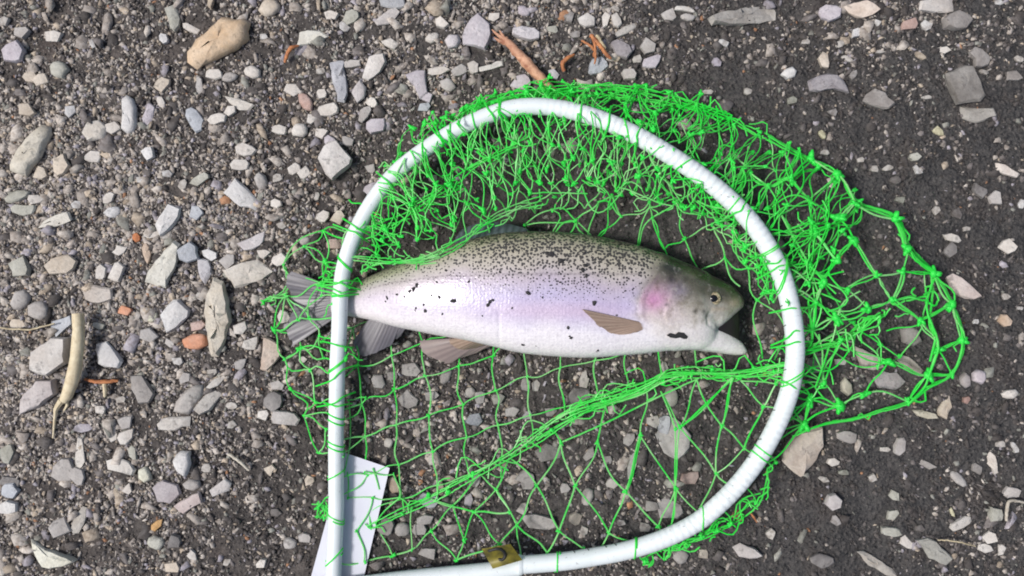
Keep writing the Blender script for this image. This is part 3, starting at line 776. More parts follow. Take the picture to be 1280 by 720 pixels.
stick('bleached_twig', 'short bleached white twig between the turquoise white pebble and the hoop', 'twig', 'white_twig', [(284,567,.004),(297,575,.005),(312,588,.004)], [1.6,2.3,1.5], 7, 44, 2, .3)
stick('straw', 'thin pale straw running in from the left edge to the stem', 'straw', 'straw', [(-6,409,.005),(20,412,.006),(42,411,.007),(68,404,.008)], [1.0,1.3,1.3,.9], 6, 45, 4, .5)
stick('straw', 'fine pale straw beside the grey green blade in the lower right corner', 'straw', 'straw', [(1172,675,.003),(1190,676,.005),(1205,679,.005),(1219,683,.003)], [.8,1.1,1.0,.7], 6, 46, 3, .3)
stick('hooked_twig', 'white hooked twig near the right edge low in the picture', 'twig', 'white_twig', [(1280,628,.003),(1263,626,.005),(1259,634,.005),(1258,651,.003)], [1.4,2.0,2.2,1.8], 7, 47, 2, .2)
stick('bark_sliver', 'thin brown sliver of bark near the lower right of the hoop', 'bark', 'twig', [(938,641,.002),(943,648,.003),(946,653,.002)], [.9,1.4,.6], 6, 48, 2, .1)

# ------------------------------------------------------------------ the trout
# x, top, bottom (photo pixels), half thickness (m), height of the middle (m)
FS = np.array([
 (414,362,392,.0035,.0095),(432,356,395,.0058,.0105),(446,353,397,.0075,.012),(462,345,400,.0095,.0145),(480,337,405,.0120,.017),(500,328,410,.0145,.0195),
 (520,320,414,.0165,.0210),(545,311,419,.0185,.0225),(580,300,425,.0208,.0240),(615,292,433,.0225,.0250),(650,289,441,.0235,.0260),
 (700,290,446,.0240,.0265),(740,294,447,.0238,.0262),(780,302,444,.0230,.0258),(805,309,442,.0224,.0255),(830,318,439,.0215,.0250),
 (855,328,437,.0198,.0240),(875,336,437,.0170,.0228),(888,343,434,.0130,.0215),(894,352,428,.008,.021)], float)
UJ = np.array([(862,336,415,.0165,.0235),(880,341,411,.0155,.0230),(896,347,410,.0130,.0222),(908,353,402,.0110,.0212),(918,360,393,.0086,.0200),(925,367,387,.0060,.0192),(929,373,383,.0034,.0188)], float)
LJ = np.array([(858,398,437,.0150,.0190),(878,404,439,.0130,.0180),(895,406,441,.0108,.0172),(908,412,443,.0084,.0165),(919,420.5,444,.0060,.0160),(928,429,443.6,.0038,.0158),(934,438,441,.0012,.0156)], float)

def sect(tab, u):
    return [np.interp(u, tab[:, 0], tab[:, k]) for k in range(1, 5)]

def smooth_tab(tab, step):
    return catmull(tab, step)

def loft(tab, step, m, verts, faces, e=2 / 2.25):
    t = smooth_tab(tab, step)
    base = len(verts)
    n = len(t)
    for (u, top, bot, w, zc) in t:
        cy, hy = (top + bot) / 2, (bot - top) / 2
        for k in range(m):
            a = 2 * math.pi * k / m
            ca, sa = math.cos(a), math.sin(a)
            vv = cy - hy * math.copysign(abs(ca) ** e, ca)
            z = zc + w * math.copysign(abs(sa) ** e, sa)
            q = P(u, vv, zc)
            verts.append((q.x, q.y, z))
    for i in range(n - 1):
        for k in range(m):
            k2 = (k + 1) % m
            faces.append((base + i * m + k, base + (i + 1) * m + k, base + (i + 1) * m + k2, base + i * m + k2))
    faces.append(tuple(base + k for k in range(m)))
    faces.append(tuple(base + (n - 1) * m + k for k in reversed(range(m))))

FST = smooth_tab(FS, 3)
def fish_top(u, v):
    top, bot, w, zc = sect(FST, u)
    t = np.clip(abs(v - (top + bot) / 2) / ((bot - top) / 2), 0, 1)
    return float(zc + w * (1 - t ** 2.25) ** (1 / 2.25))

fv, ff = [], []
loft(FS, 3, 56, fv, ff); loft(UJ, 3, 40, fv, ff); loft(LJ, 3, 36, fv, ff)
tmp = mesh_obj('tmp', fv, ff, None)
rm = tmp.modifiers.new('r', 'REMESH'); rm.mode = 'VOXEL'; rm.voxel_size = 0.00095
sm = tmp.modifiers.new('s', 'SMOOTH'); sm.factor = 0.5; sm.iterations = 7
dg = bpy.context.evaluated_depsgraph_get()
bme = bpy.data.meshes.new_from_object(tmp.evaluated_get(dg))
bpy.data.objects.remove(tmp)
bme.name = 'trout_body'
nvt = len(bme.vertices)
co = np.empty(nvt * 3, np.float32); bme.vertices.foreach_get('co', co); co = co.reshape(-1, 3).astype(float)
no = np.empty(nvt * 3, np.float32); bme.vertices.foreach_get('normal', no); no = no.reshape(-1, 3).astype(float)
s_ = MPP * (CAM_H - 0.023) / CAM_H
FU, FV = co[:, 0] / s_ + 640, 360 - co[:, 1] / s_
up = np.clip((co[:, 2] - .020) / .006, 0, 1)

def sstep(x, a, b):
    t = np.clip((x - a) / (b - a), 0, 1); return t * t * (3 - 2 * t)
def bump2(cx, cy, r, ry=None):
    return np.exp(-(((FU - cx) / r) ** 2 + ((FV - cy) / (ry or r)) ** 2))

# relief of the head: gill cover, cheek plates, jaw line, eye socket; wrinkle of the belly
ox = np.interp(FV, [310, 330, 350, 362, 374, 392, 402, 410, 425, 445], [826, 818, 806, 797, 792, 791, 796, 804, 822, 850])
dgl = FU - ox
disp = 0.0007 * sstep(dgl, -4, 4) * np.exp(-np.clip(dgl, 0, None) / 34)
ox2 = ox + np.interp(FV, [340, 375, 400], [34, 36, 30])
disp += 0.0006 * sstep(FU - ox2, -1.5, 2.0) * np.exp(-np.clip(FU - ox2, 0, None) / 16) * sstep(FV, 335, 350) * (1 - sstep(FV, 405, 418))
disp -= 0.0012 * bump2(891, 373, 11)
disp += 0.0007 * (bump2(893, 386, 16, 3.5) + bump2(890, 359, 13, 3))
mx = np.interp(FV, [385, 395, 405, 412], [884, 878, 880, 892])
disp -= 0.0007 * np.exp(-((FU - mx) / 2.2) ** 2) * sstep(FV, 382, 390) * (1 - sstep(FV, 408, 415))
disp -= 0.0005 * np.exp(-((FU - 624 - (FV - 400) * .02) / 1.6) ** 2) * sstep(FV, 384, 394) * (1 - sstep(FV, 425, 436))
co += no * (disp * up)[:, None]
bme.vertices.foreach_set('co', co.astype(np.float32).ravel()); bme.update()

tt = np.interp(FU, FST[:, 0], FST[:, 1]); bb = np.interp(FU, FST[:, 0], FST[:, 2])
T = np.clip((FV - tt) / (bb - tt), 0, 1)
def ramp3(t, stops):
    xs_ = [s for s, _ in stops]
    return np.stack([np.interp(t, xs_, [alb(c, .89)[k] for _, c in stops]) for k in range(3)], -1)
wav = T + 0.02 * np.sin(FU / 21.0) + 0.012 * np.sin(FU / 8.3 + 1)
body_c = ramp3(wav, [(0,(112,110,88)),(.05,(156,151,126)),(.14,(186,179,156)),(.28,(196,188,178)),(.40,(194,182,196)),(.54,(196,189,220)),(.68,(210,207,230)),(.80,(242,238,242)),(1,(244,240,238))])
tail_c = ramp3(wav, [(0,(120,122,100)),(.12,(165,166,140)),(.3,(196,188,186)),(.5,(212,202,212)),(.8,(236,230,232)),(1,(232,226,224))])
wt = (1 - sstep(FU, 450, 600))[:, None]
body_c = body_c * (1 - wt) + tail_c * wt
head_c = ramp3(T, [(0,(40,42,32)),(.14,(58,58,44)),(.30,(108,106,88)),(.45,(176,172,160)),(.6,(218,212,202)),(.75,(240,234,230)),(1,(242,238,236))])
wh = sstep(dgl + 3 * np.sin(FV / 3.1), -16, 16)[:, None]
col = body_c * (1 - wh) + head_c * wh
def blot(c, w): 
    global col
    w = np.clip(w, 0, 1)[:, None]; col = col * (1 - w) + np.array(alb(c, .84)) * w
blot((214,142,190), .95 * bump2(811, 375, 17, 14) * sstep(dgl, -2, 3))
blot((222,206,206), .55 * bump2(832, 392, 22, 14) * sstep(dgl, 0, 6))
blot((206,168,192), .4 * bump2(822, 366, 20, 14) * sstep(dgl, 0, 5))
blot((218,184,206), .5 * bump2(690, 388, 110, 14))
blot((150,140,158), .75 * bump2(841, 362, 13, 11))
blot((160,176,172), .45 * bump2(878, 393, 9, 8))
blot((52,52,40), .6 * bump2(862, 334, 34, 12))
blot((126,120,96), .55 * bump2(856, 350, 16, 12))
blot((82,80,62), .85 * bump2(888, 360, 17, 9) + .5 * bump2(905, 364, 12, 9))
blot((196,176,150), .6 * bump2(915, 379, 9, 6) + .5 * bump2(893, 386, 15, 3))
blot((168,160,134), .35 * bump2(862, 384, 22, 14))
for c_, x_, y_, r_ in (((60,60,48),862,388,3),((60,60,48),873,388,2.4),((70,70,58),877,394,3),((70,66,50),850,349,3),((64,64,50),884,352,4),((64,64,50),898,352,3),((80,74,80),826,380,2.2),((66,60,62),832,350,4)):
    blot(c_, .8 * bump2(x_, y_, r_))
line = np.exp(-((FV - np.interp(FU, [440, 490, 560, 680, 805], [366, 354, 345, 343, 343])) / 1.1) ** 2) * sstep(FU, 455, 480) * (1 - sstep(FU, 795, 806))
blot((110,96,104), .5 * np.exp(-((dgl + 1.5) / 2.0) ** 2) * sstep(FV, 330, 345) * (1 - sstep(FV, 405, 415)) * (.7 + .3 * np.sin(FV)))
blot((150,128,140), .45 * np.exp(-((dgl - 7) / 2.2) ** 2) * sstep(FV, 340, 350) * (1 - sstep(FV, 395, 405)))
blot((96,84,92), .75 * line * (.6 + .4 * np.sin(FU * 1.1)))
inner = (FU > 902) & (FV > 385) & (no[:, 1] * -1 * np.sign(FV - 410) < -.5)
spot = (1 - .35 * sstep(T, .16, .36)) * (1 - sstep(T, .32, .64)) * (1 - .9 * wh[:, 0]) * (1 - .30 * wt[:, 0]) + .25 * (1 - sstep(T, .55, .68)) * sstep(FU, 560, 640) * (1 - wh[:, 0])
at = bme.attributes.new('skin', 'FLOAT_COLOR', 'POINT')
at.data.foreach_set('color', np.concatenate([col, np.ones((nvt, 1))], 1).astype(np.float32).ravel())
at = bme.attributes.new('head', 'FLOAT', 'POINT'); at.data.foreach_set('value', (wh[:, 0] * (1 - .75 * sstep(T, .6, .85))).astype(np.float32))
at = bme.attributes.new('spot', 'FLOAT', 'POINT'); at.data.foreach_set('value', spot.astype(np.float32))
bme.polygons.foreach_set('use_smooth', [True] * len(bme.polygons))

def mat_fish():
    k = Mat('trout_skin')
    c = k.coords()
    skin = k.attr('skin').outputs['Color']; sp = k.attr('spot').outputs['Fac']
    nz = k.n('ShaderNodeTexNoise'); nz.inputs['Scale'].default_value = 700; k.l(c, nz.inputs['Vector'])
    off = k.n('ShaderNodeVectorMath', operation='MULTIPLY_ADD'); k.l(nz.outputs['Color'], off.inputs[0]); off.inputs[1].default_value = (.0008, .0008, .0008); k.l(c, off.inputs[2])
    v = k.voronoi(off.outputs[0], 500.0, .72)
    v2 = k.voronoi(off.outputs[0], 330.0)
    thr = k.math('MULTIPLY', sp, .41)
    s1 = k.math('LESS_THAN', v.outputs['Distance'], thr)
    s2 = k.math('LESS_THAN', v2.outputs['Distance'], k.math('MULTIPLY', sp, .16))
    s = k.math('MULTIPLY', k.math('MAXIMUM', s1, s2), .88)
    mot = k.noise(c, 130.0, 5, .65)
    x = k.mix(k.ramp(mot, [(.4, 0.0), (.7, .25)]), skin, k.mix(1.0, skin, (.72, .70, .70), 'MULTIPLY'))
    vs = k.voronoi(c, 760.0, .7)
    cell = k.n('ShaderNodeSeparateColor'); k.l(vs.outputs['Color'], cell.inputs[0])
    x = k.mix(k.math('MULTIPLY', cell.outputs[0], .34), x, k.mix(1.0, x, (.60, .58, .64), 'MULTIPLY'))
    fine = k.noise(c, 420.0, 3, .7)
    x = k.mix(k.ramp(fine, [(.55, 0.0), (.72, .35)]), x, k.mix(1.0, x, (.50, .48, .50), 'MULTIPLY'))
    hd = k.attr('head').outputs['Fac']
    hm = k.noise(c, 120.0, 6, .68)
    x = k.mix(k.math('MULTIPLY', hd, k.ramp(hm, [(.46, 0.0), (.62, .75)])), x, k.mix(1.0, x, (.52, .50, .42), 'MULTIPLY'))
    hl_ = k.noise(c, 210.0, 4, .6)
    x = k.mix(k.math('MULTIPLY', hd, k.ramp(hl_, [(.58, 0.0), (.70, .35)])), x, alb((205, 198, 188)))
    x = k.mix(s, x, alb((34, 32, 34), .8))
    sc = k.voronoi(c, 620.0)
    sx = k.n('ShaderNodeSeparateXYZ'); k.l(off.outputs[0], sx.inputs[0])
    K_ = 2 * math.pi / .0048
    su = k.math('SINE', k.math('MULTIPLY', k.math('ADD', sx.outputs[0], k.math('MULTIPLY', sx.outputs[1], 1.25)), K_))
    sv = k.math('SINE', k.math('MULTIPLY', k.math('SUBTRACT', sx.outputs[0], k.math('MULTIPLY', sx.outputs[1], 1.25)), K_))
    scale_ = k.math('MULTIPLY', k.math('MULTIPLY_ADD', k.math('MULTIPLY', su, sv), .5, .5), k.math('SUBTRACT', 1.0, hd))
    x = k.mix(k.math('MULTIPLY', scale_, .08), x, k.mix(1.0, x, (.55, .53, .56), 'MULTIPLY'))
    k.bump(k.math('ADD', k.math('ADD', k.math('MULTIPLY', sc.outputs['Distance'], .5), k.math('MULTIPLY', scale_, .18)), k.math('MULTIPLY', mot, 1.2)), .30, .0008)
    m = k.set(x, k.ramp(mot, [(.3, .20), (.7, .40)]))
    k.b.inputs['Specular IOR Level'].default_value = .55
    k.b.inputs['Coat Weight'].default_value = .45
    k.b.inputs['Coat Roughness'].default_value = .16
    k.b.inputs['Subsurface Weight'].default_value = 0.0
    return m
M['trout'] = mat_fish()
bme.materials.clear(); bme.materials.append(M['trout'])

trout = empty('trout', P(660, 370, 0))
tag(trout, 'silver trout with a dark speckled back and open mouth lying inside the green net', 'fish')
rel(link(bpy.data.objects.new('body', bme)), trout)

def mat_fin(name, base, ray, tr=.25):
    k = Mat(name)
    a = k.attr('ray').outputs['Fac']
    c = k.coords()
    f = k.noise(c, 160.0, 4)
    x = k.mix(a, alb(base), alb(ray))
    x = k.mix(k.ramp(f, [(.4, 0.0), (.75, .4)]), x, alb(ray))
    tl = k.n('ShaderNodeBsdfTranslucent'); k.l(x, tl.inputs['Color'])
    ms = k.n('ShaderNodeMixShader'); ms.inputs[0].default_value = tr
    k.l(k.b.outputs[0], ms.inputs[1]); k.l(tl.outputs[0], ms.inputs[2])
    k.l(ms.outputs[0], k.t.nodes['Material Output'].inputs['Surface'])
    return k.set(x, .35)
M['fin_grey'] = mat_fin('grey_fin', (150,147,154), (124,120,127), .4)
M['fin_tan'] = mat_fin('tan_fin', (196,172,154), (166,142,126), .25)
M['fin_pink'] = mat_fin('pinkish_fin', (186,168,162), (156,141,138), .35)
M['fin_blue'] = mat_fin('slate_fin', (112,122,128), (72,80,84), .1)

def fin(name, base, tip, rays, mat, parent=trout, thick=.0009, ridge=.00022, wavy=.0011, seed=0, ragged=1.2):
    """A fan of rays between a base line and an edge, both as (u, v, z); closed on both sides."""
    rng = np.random.default_rng(seed)
    nu, nw = rays * 4 + 1, 9
    def res(c, n):
        c = catmull(c, 1.0); d = np.concatenate([[0], np.cumsum(np.linalg.norm(np.diff(c[:, :2], axis=0), axis=1))]); d /= d[-1]
        t = np.linspace(0, 1, n); return np.stack([np.interp(t, d, c[:, k]) for k in range(3)], -1)
    A, B = res(base, nu), res(tip, nu)
    B[:, :2] += np.repeat(rng.normal(0, ragged, (rays + 1, 2)), 4, 0)[:nu]
    top, bot, ray = [], [], []
    ph = rng.uniform(0, 6)
    for j in range(nw):
        t = j / (nw - 1)
        for i in range(nu):
            q = A[i] * (1 - t) + B[i] * t
            r = .5 + .5 * math.cos(2 * math.pi * i / 4)
            z = q[2] + ridge * r * (1 - .5 * t) + wavy * math.sin(i / nu * 9 + ph + 2.0 * t) * t
            th = thick * (1 - .6 * t)
            top.append(P(q[0], q[1], z)); bot.append(P(q[0], q[1], z - th)); ray.append(r)
    N = nu * nw
    f = []
    for j in range(nw - 1):
        for i in range(nu - 1):
            a = j * nu + i
            f.append((a, a + 1, a + nu + 1, a + nu)); f.append((N + a, N + a + nu, N + a + nu + 1, N + a + 1))
    rim = [i for i in range(nu)] + [j * nu + nu - 1 for j in range(1, nw)] + [(nw - 1) * nu + i for i in range(nu - 2, -1, -1)] + [j * nu for j in range(nw - 2, 0, -1)]
    for a, b in zip(rim, rim[1:] + rim[:1]): f.append((a, b, N + b, N + a))
    o = mesh_obj(name, top + bot, f, mat, None, True, 50)
    bm_ = bmesh.new(); bm_.from_mesh(o.data); bmesh.ops.recalc_face_normals(bm_, faces=bm_.faces); bm_.to_mesh(o.data); bm_.free()
    at_ = o.data.attributes.new('ray', 'FLOAT', 'POINT'); at_.data.foreach_set('value', ray + ray)
    return rel(o, parent)

fin('caudal_fin', [(424,360,.0115),(421,377,.0105),(424,394,.0115)], [(364,338,.009),(357,352,.008),(366,372,.007),(367,388,.007),(358,408,.007),(364,432,.008)], 16, M['fin_grey'], seed=1)
fin('anal_fin', [(508,409,.018),(484,403,.014),(462,397,.011)], [(500,421,.011),(476,438,.008),(452,445,.007),(440,428,.007)], 11, M['fin_grey'], seed=2, ragged=.8)
fin('pelvic_fin', [(619,430,.019),(606,424,.019),(590,421,.018)], [(607,437,.012),(588,444,.009),(556,452,.007),(530,441,.007),(524,426,.009)], 9, M['fin_pink'], seed=3, ragged=.7)
zt = lambda u, v, d=.0012: fish_top(u, v) + d
fin('pelvic_fin', [(616,425,zt(616,425,-.001)),(610,420,zt(610,420,-.001)),(604,417,zt(604,417,-.001))], [(602,433,.018),(580,437,.015),(566,432,.016),(562,424,.017)], 8, M['fin_tan'], seed=4, ragged=.4)
fin('pectoral_fin', [(806,411,zt(806,411,.0002)),(802,405,zt(802,405,.0004)),(798,402,zt(798,402,.0006))], [(796,416,zt(796,416,.0016)),(770,418,zt(770,418,.002)),(750,408,zt(750,408,.0028)),(737,396,zt(737,396,.003)),(727,386,zt(727,386,.0024))], 10, M['fin_tan'], seed=5, ragged=.4)
fin('dorsal_fin', [(566,309,.030),(600,300,.033),(655,293,.034)], [(568,297,.024),(586,282,.022),(612,277,.022),(640,280,.024),(660,287,.028)], 11, M['fin_blue'], seed=6, ragged=.5)

# eye, mouth
def ball(c, r, squash, name, mat, parent, seg=20):
    bm_ = bmesh.new(); bmesh.ops.create_uvsphere(bm_, u_segments=seg, v_segments=12, radius=1.0)
    for v in bm_.verts: v.co = Vector((v.co.x * r * 1.12, v.co.y * r, v.co.z * r * squash)) + c
    me = bpy.data.meshes.new(name); bm_.to_mesh(me); bm_.free()
    me.polygons.foreach_set('use_smooth', [True] * len(me.polygons)); me.materials.append(mat)
    return rel(link(bpy.data.objects.new(name, me)), parent)
k = Mat('eye_ring'); M['eye_ring'] = k.set(k.mix(k.ramp(k.noise(k.coords(), 900.0, 3), [(.4, 0.0), (.6, 1.0)]), alb((205,190,155)), alb((120,106,80))), .15)
k = Mat('pupil'); M['pupil'] = k.set((.006, .006, .007), .08)
ez = fish_top(889, 373)
def head_z(u, v):
    i = np.where((np.abs(FU - u) < 3) & (np.abs(FV - v) < 3))[0]
    return float(co[i, 2].max()) if len(i) else ez
EYE = P(891, 373, head_z(891, 373) - .0012)
eye = ball(EYE, .0050, .55, 'eye', M['eye_ring'], trout)
pu = ball(EYE + Vector((0, 0, .0013)), .0030, .65, 'pupil', M['pupil'], trout, 16)
pu.parent = eye; pu.matrix_parent_inverse = (Matrix.Translation(-trout.location)).inverted() @ Matrix.Translation(-trout.location)
mv, mf = [], []
loft(np.array([(890,396,420,.0085,.0185),(902,394,422,.0078,.0180),(914,386,428,.0060,.0170),(923,382,433,.0035,.0160)], float), 3, 20, mv, mf)
k = Mat('mouth_lining'); M['mouth'] = k.set(alb((34,27,26)), .4)
rel(mesh_obj('mouth_lining', mv, mf, M['mouth'], None, True), trout)

# crumbs of soil stuck to the trout
CR = [(517,361,4.5),(513,364,4),(521,357,3.5),(497,368,3.2),(485,373,3),(483,377,2.4),(520,385,2.6),(530,381,2.8),(532,388,3),(553,392,2.4),(567,376,4.6),(549,371,2.6),(546,353,2.2),(612,378,3.4),(610,381,3),(616,375,2),(660,366,4),(701,326,4.6),(688,318,4.8),(684,316,3.4),(731,332,4.4),(729,338,4.2),(733,344,3.6),(737,334,2.6),(730,317,3.2),(743,379,3.4),(710,409,3.4),(714,422,2.8),(712,420,2),(654,430,2.8),(747,437,2.6),(745,439,2),(774,416,2.4),(641,315,2.6),(558,338,2.2),(586,352,2),(640,385,1.8),(519,388,2.2),(506,371,1.8),(540,369,1.8),(670,432,1.6),(603,395,1.4),(700,353,2),(771,394,1.6),(476,382,1.6),(462,372,1.6),(625,340,1.8),(678,372,1.6)]
cv, cf = [], []
rg = np.random.default_rng(77)
for (u, v, d) in CR:
    z = zt(u, v, 0.0004); d *= 1.6
    b0 = len(cv)
    q = ICO_V * (1 + rg.normal(0, .22, (12, 1)))
    th = rg.uniform(0, 6.3); asp = rg.uniform(.5, .95)
    for p_ in q:
        x_, y_ = p_[0] * d / 2 * MPP * 1.15, p_[1] * d / 2 * asp * MPP * 1.15
        w = P(u, v, z)
        cv.append((w.x + x_ * math.cos(th) - y_ * math.sin(th), w.y + x_ * math.sin(th) + y_ * math.cos(th), z + p_[2] * d * .22 * MPP))
    cf += [tuple(b0 + i for i in f) for f in ICO_F]
k = Mat('wet_soil_crumb'); M['crumb'] = k.set(alb((44,42,44)), .75)
cr = mesh_obj('soil_crumbs', cv, cf, M['crumb']); tag(cr, 'dark crumbs of soil stuck to the flank of the trout', kind='stuff')

# ragged black leaf bit on the throat
def rag(name, poly, dz, mat, label, cat, thick=.0009, seed=0):
    rng = np.random.default_rng(seed)
    n = len(poly); c = np.mean(poly, 0)
    v = []
    for lay in (0, 1):
        for u, w in poly:
            v.append(P(u, w, dz(u, w) + (thick if lay else 0) + (rng.normal(0, .0003) if lay else 0)))
    v.append(P(*c, dz(*c) + thick * 1.4)); v.append(P(*c, dz(*c)))
    f = []
    for k_ in range(n):
        k2 = (k_ + 1) % n
        f += [(k_, k2, n + k2, n + k_), (n + k_, n + k2, 2 * n), (k2, k_, 2 * n + 1)]
    o = mesh_obj(name, v, f, mat); bm_ = bmesh.new(); bm_.from_mesh(o.data); bmesh.ops.recalc_face_normals(bm_, faces=bm_.faces); bm_.to_mesh(o.data); bm_.free()
    tag(o, label, cat); return o
rag('leaf_scrap', [(833,419),(838,416),(844,418),(848,415),(855,416),(860,421),(858,425),(850,422),(845,423),(838,422)], lambda u, v: zt(u, v, .0010), M['crumb'], 'ragged black scrap of leaf stuck to the throat of the trout', 'leaf', seed=3)

# ------------------------------------------------------------------ white paper under the hoop, curled yellow scrap
def sheet(name, c00, c10, c11, c01, nu, nv, zf, thick, mat, parent=None):
    """A thin bent sheet between four photo pixels, with real thickness."""
    v = []
    for lay in (0, 1):
        for j in range(nv):
            for i in range(nu):
                s, t = i / (nu - 1), j / (nv - 1)
                p_ = (np.array(c00) * (1-s) + np.array(c10) * s) * (1-t) + (np.array(c01) * (1-s) + np.array(c11) * s) * t
                v.append(P(p_[0], p_[1], zf(s, t) + (thick if lay == 0 else 0)))
    N = nu * nv; f = []
    for j in range(nv - 1):
        for i in range(nu - 1):
            a = j * nu + i
            f.append((a, a + nu, a + nu + 1, a + 1)); f.append((N + a, N + a + 1, N + a + nu + 1, N + a + nu))
    rim = list(range(nu)) + [j * nu + nu - 1 for j in range(1, nv)] + [(nv - 1) * nu + i for i in range(nu - 2, -1, -1)] + [j * nu for j in range(nv - 2, 0, -1)]
    for a, b in zip(rim, rim[1:] + rim[:1]): f.append((a, b, N + b, N + a))
    o = mesh_obj(name, v, f, mat, None, True, 40)
    if parent: rel(o, parent)
    return o
k = Mat('paper'); c = k.coords(); f = k.noise(c, 40.0, 5)
sp = k.ramp(k.noise(c, 260.0, 4, .7), [(.70, 0.0), (.76, .6)])
k.bump(f, .25, .0012)
M['paper'] = k.set(k.mix(sp, k.mix(k.ramp(f, [(.35, 0.0), (.75, .35)]), (.60, .61, .68), (.46, .46, .53)), (.14, .13, .12)), .75)
pp = sheet('paper', (431,566), (487,585), (450,742), (383,742), 14, 26, lambda s, t: .0042 + .0012 * math.sin(2.2 * t + 1.5 * s) + .0012 * (s - .5) ** 2 * 4 * (1 - t), .0005, M['paper'])
tag(pp, 'white sheet of paper tapering downward, half under the white hoop', 'paper')

k = Mat('yellow_scrap'); f = k.noise(k.coords(), 130.0, 5)
M['scrap'] = k.set(k.ramp(f, [(.35, alb((78,72,24))), (.6, alb((132,122,32)))]), .5)
sr = empty('curled_scrap', P(625, 694, 0)); tag(sr, 'curled yellow olive scrap with a black hooked mark on the joint of the hoop', 'scrap')
scz = lambda s, t: .0215 + .003 * math.sin(math.pi * s) * (1 - .4 * t) + .0020 * math.cos(5 * t)
sheet('leaf', (602,686), (638,680), (653,700), (616,711), 16, 12, scz, .0007, M['scrap'], sr)
tb = Tubes()
mk = catmull([(610,689),(616,687),(624,686),(630,690),(631,696),(627,700),(623,698)], 1.5)
c00, c10, c11, c01 = map(np.array, ((602,686),(638,680),(653,700),(616,711)))
def scrap_z(u, v):
    best = min(((i / 24, j / 24) for i in range(25) for j in range(25)), key=lambda q: np.hypot(*(((c00*(1-q[0])+c10*q[0])*(1-q[1])+(c01*(1-q[0])+c11*q[0])*q[1]) - (u, v))))
    return scz(*best) + .0009
tb.add([P(u, v, scrap_z(u, v)) for u, v in mk], [.0003] + [.0011] * (len(mk) - 2) + [.0004], 8)
rel(tb.build('black_mark', M['rubber'], None), sr)
# ------------------------------------------------------------------ the landing net
net = empty('landing_net', P(700, 420, 0))
tag(net, 'landing net with a white tube hoop and a bright green knotted mesh bag', 'fishing net')
bag = empty('mesh_bag', net.location); rel(bag, net)
bag_inv = Matrix.Translation(-net.location)
def under(o, parent_root):
    """Parent o (built in world coordinates) below the bag, leaving it where it is."""
    o.parent = bag
    o.matrix_parent_inverse = Matrix.Translation(-net.location)
    return o

HOOP = [(651,706,.016),(680,704,.017),(710,701,.018),(742,696,.019),(775,690,.021),(808,681,.023),(840,669,.025),(872,652,.027),(900,629,.030),(925,603,.032),(947,574,.034),(964,545,.036),(978,515,.038),(988,485,.040),
 (993,455,.041),(994,430,.042),(991,400,.042),(985,370,.042),(976,341,.042),(963,314,.042),(946,287,.042),(925,262,.041),(898,237,.040),(868,214,.039),(836,193,.038),(804,174,.037),(772,158,.036),(738,145,.034),(702,136,.032),(668,133,.031),
 (636,136,.030),(598,149,.029),(562,167,.028),(528,189,.027),(500,211,.026),(477,236,.026),(458,264,.025),(443,294,.025),(432,326,.0245),(427,352,.024),(425,378,.024),(424,410,.0225),(422,450,.020),(421,490,.0175),(420,540,.0155),(420,590,.014),(420,640,.0135),(418,690,.013),(416,730,.013),(413,775,.013)]
HC = catmull(HOOP, 5)
hl = np.concatenate([[0], np.cumsum(np.linalg.norm(np.diff(HC[:, :2], axis=0), axis=1))])
hr = np.interp(hl * MPP, [0, .30, .46, .60, 1.0], [.0061, .0063, .0061, .0054, .0053])
tb = Tubes(); tb.add([P(*q) for q in HC], list(hr), 20)
hoop = rel(tb.build('hoop', M['hoop'], None, True, 60, True), net)
# the end of the tube is closed by a cap; the thinner tail of the tube runs on from it
tb = Tubes(); tb.add([P(653.5,706,.016), P(650,706,.016), P(647.5,706.2,.016)], [.0064, .0072, .0070], 20)
rel(tb.build('end_cap', M['hoop'], None, True, 40), net)
tb = Tubes(); p = [P(*q) for q in catmull([(648,709,.0125),(610,714,.0122),(560,719,.012),(500,725,.0115),(440,733,.0112),(380,742,.011)], 5)]
tb.add(p, .0060, 18); rel(tb.build('tube_tail', M['hoop'], None, True, 60, True), net)

def hoop_at(l):
    return np.array([np.interp(l, hl, HC[:, k]) for k in range(3)])
def hoop_near(u, v):
    i = np.argmin((HC[:, 0] - u) ** 2 + (HC[:, 1] - v) ** 2); return HC[i], hl[i], hr[i]

nr = np.random.default_rng(101)
TW = Tubes(); TWR = Tubes()              # single strands; bunched strands
KN = []                                  # knots: u, v, z, radius in pixels

def strand(a, b, r=1.15, bow=.05, rich=False, wig=.6, sag=None, seg=None):
    """One strand between two points (u, v, z), bent sideways a little and slack."""
    a, b = np.array(a, float), np.array(b, float)
    d = b - a; L = np.hypot(*d[:2])
    if L < 2: return
    nrm = np.array((-d[1], d[0])) / L
    n = seg or max(4, int(L / 6))
    t = np.linspace(0, 1, n + 1)
    q = a[None] + d[None] * t[:, None]
    side = nr.normal(0, bow * L)
    s2 = nr.normal(0, bow * .5 * L)
    q[:, :2] += nrm[None] * (side * np.sin(math.pi * t) + s2 * np.sin(2 * math.pi * t))[:, None]
    q[1:-1, :2] += nr.normal(0, wig * .12, (n - 1, 2))
    q[:, 2] += (nr.normal(0, .0008) if sag is None else -sag) * np.sin(math.pi * t)
    q[:, 2] = np.maximum(q[:, 2], .0035)
    (TWR if rich else TW).add([P(*x) for x in q], r * .76 * MPP * nr.uniform(.85, 1.15), 5, True)

def knot(u, v, z, r): KN.append((u, v, max(z, .004), r))

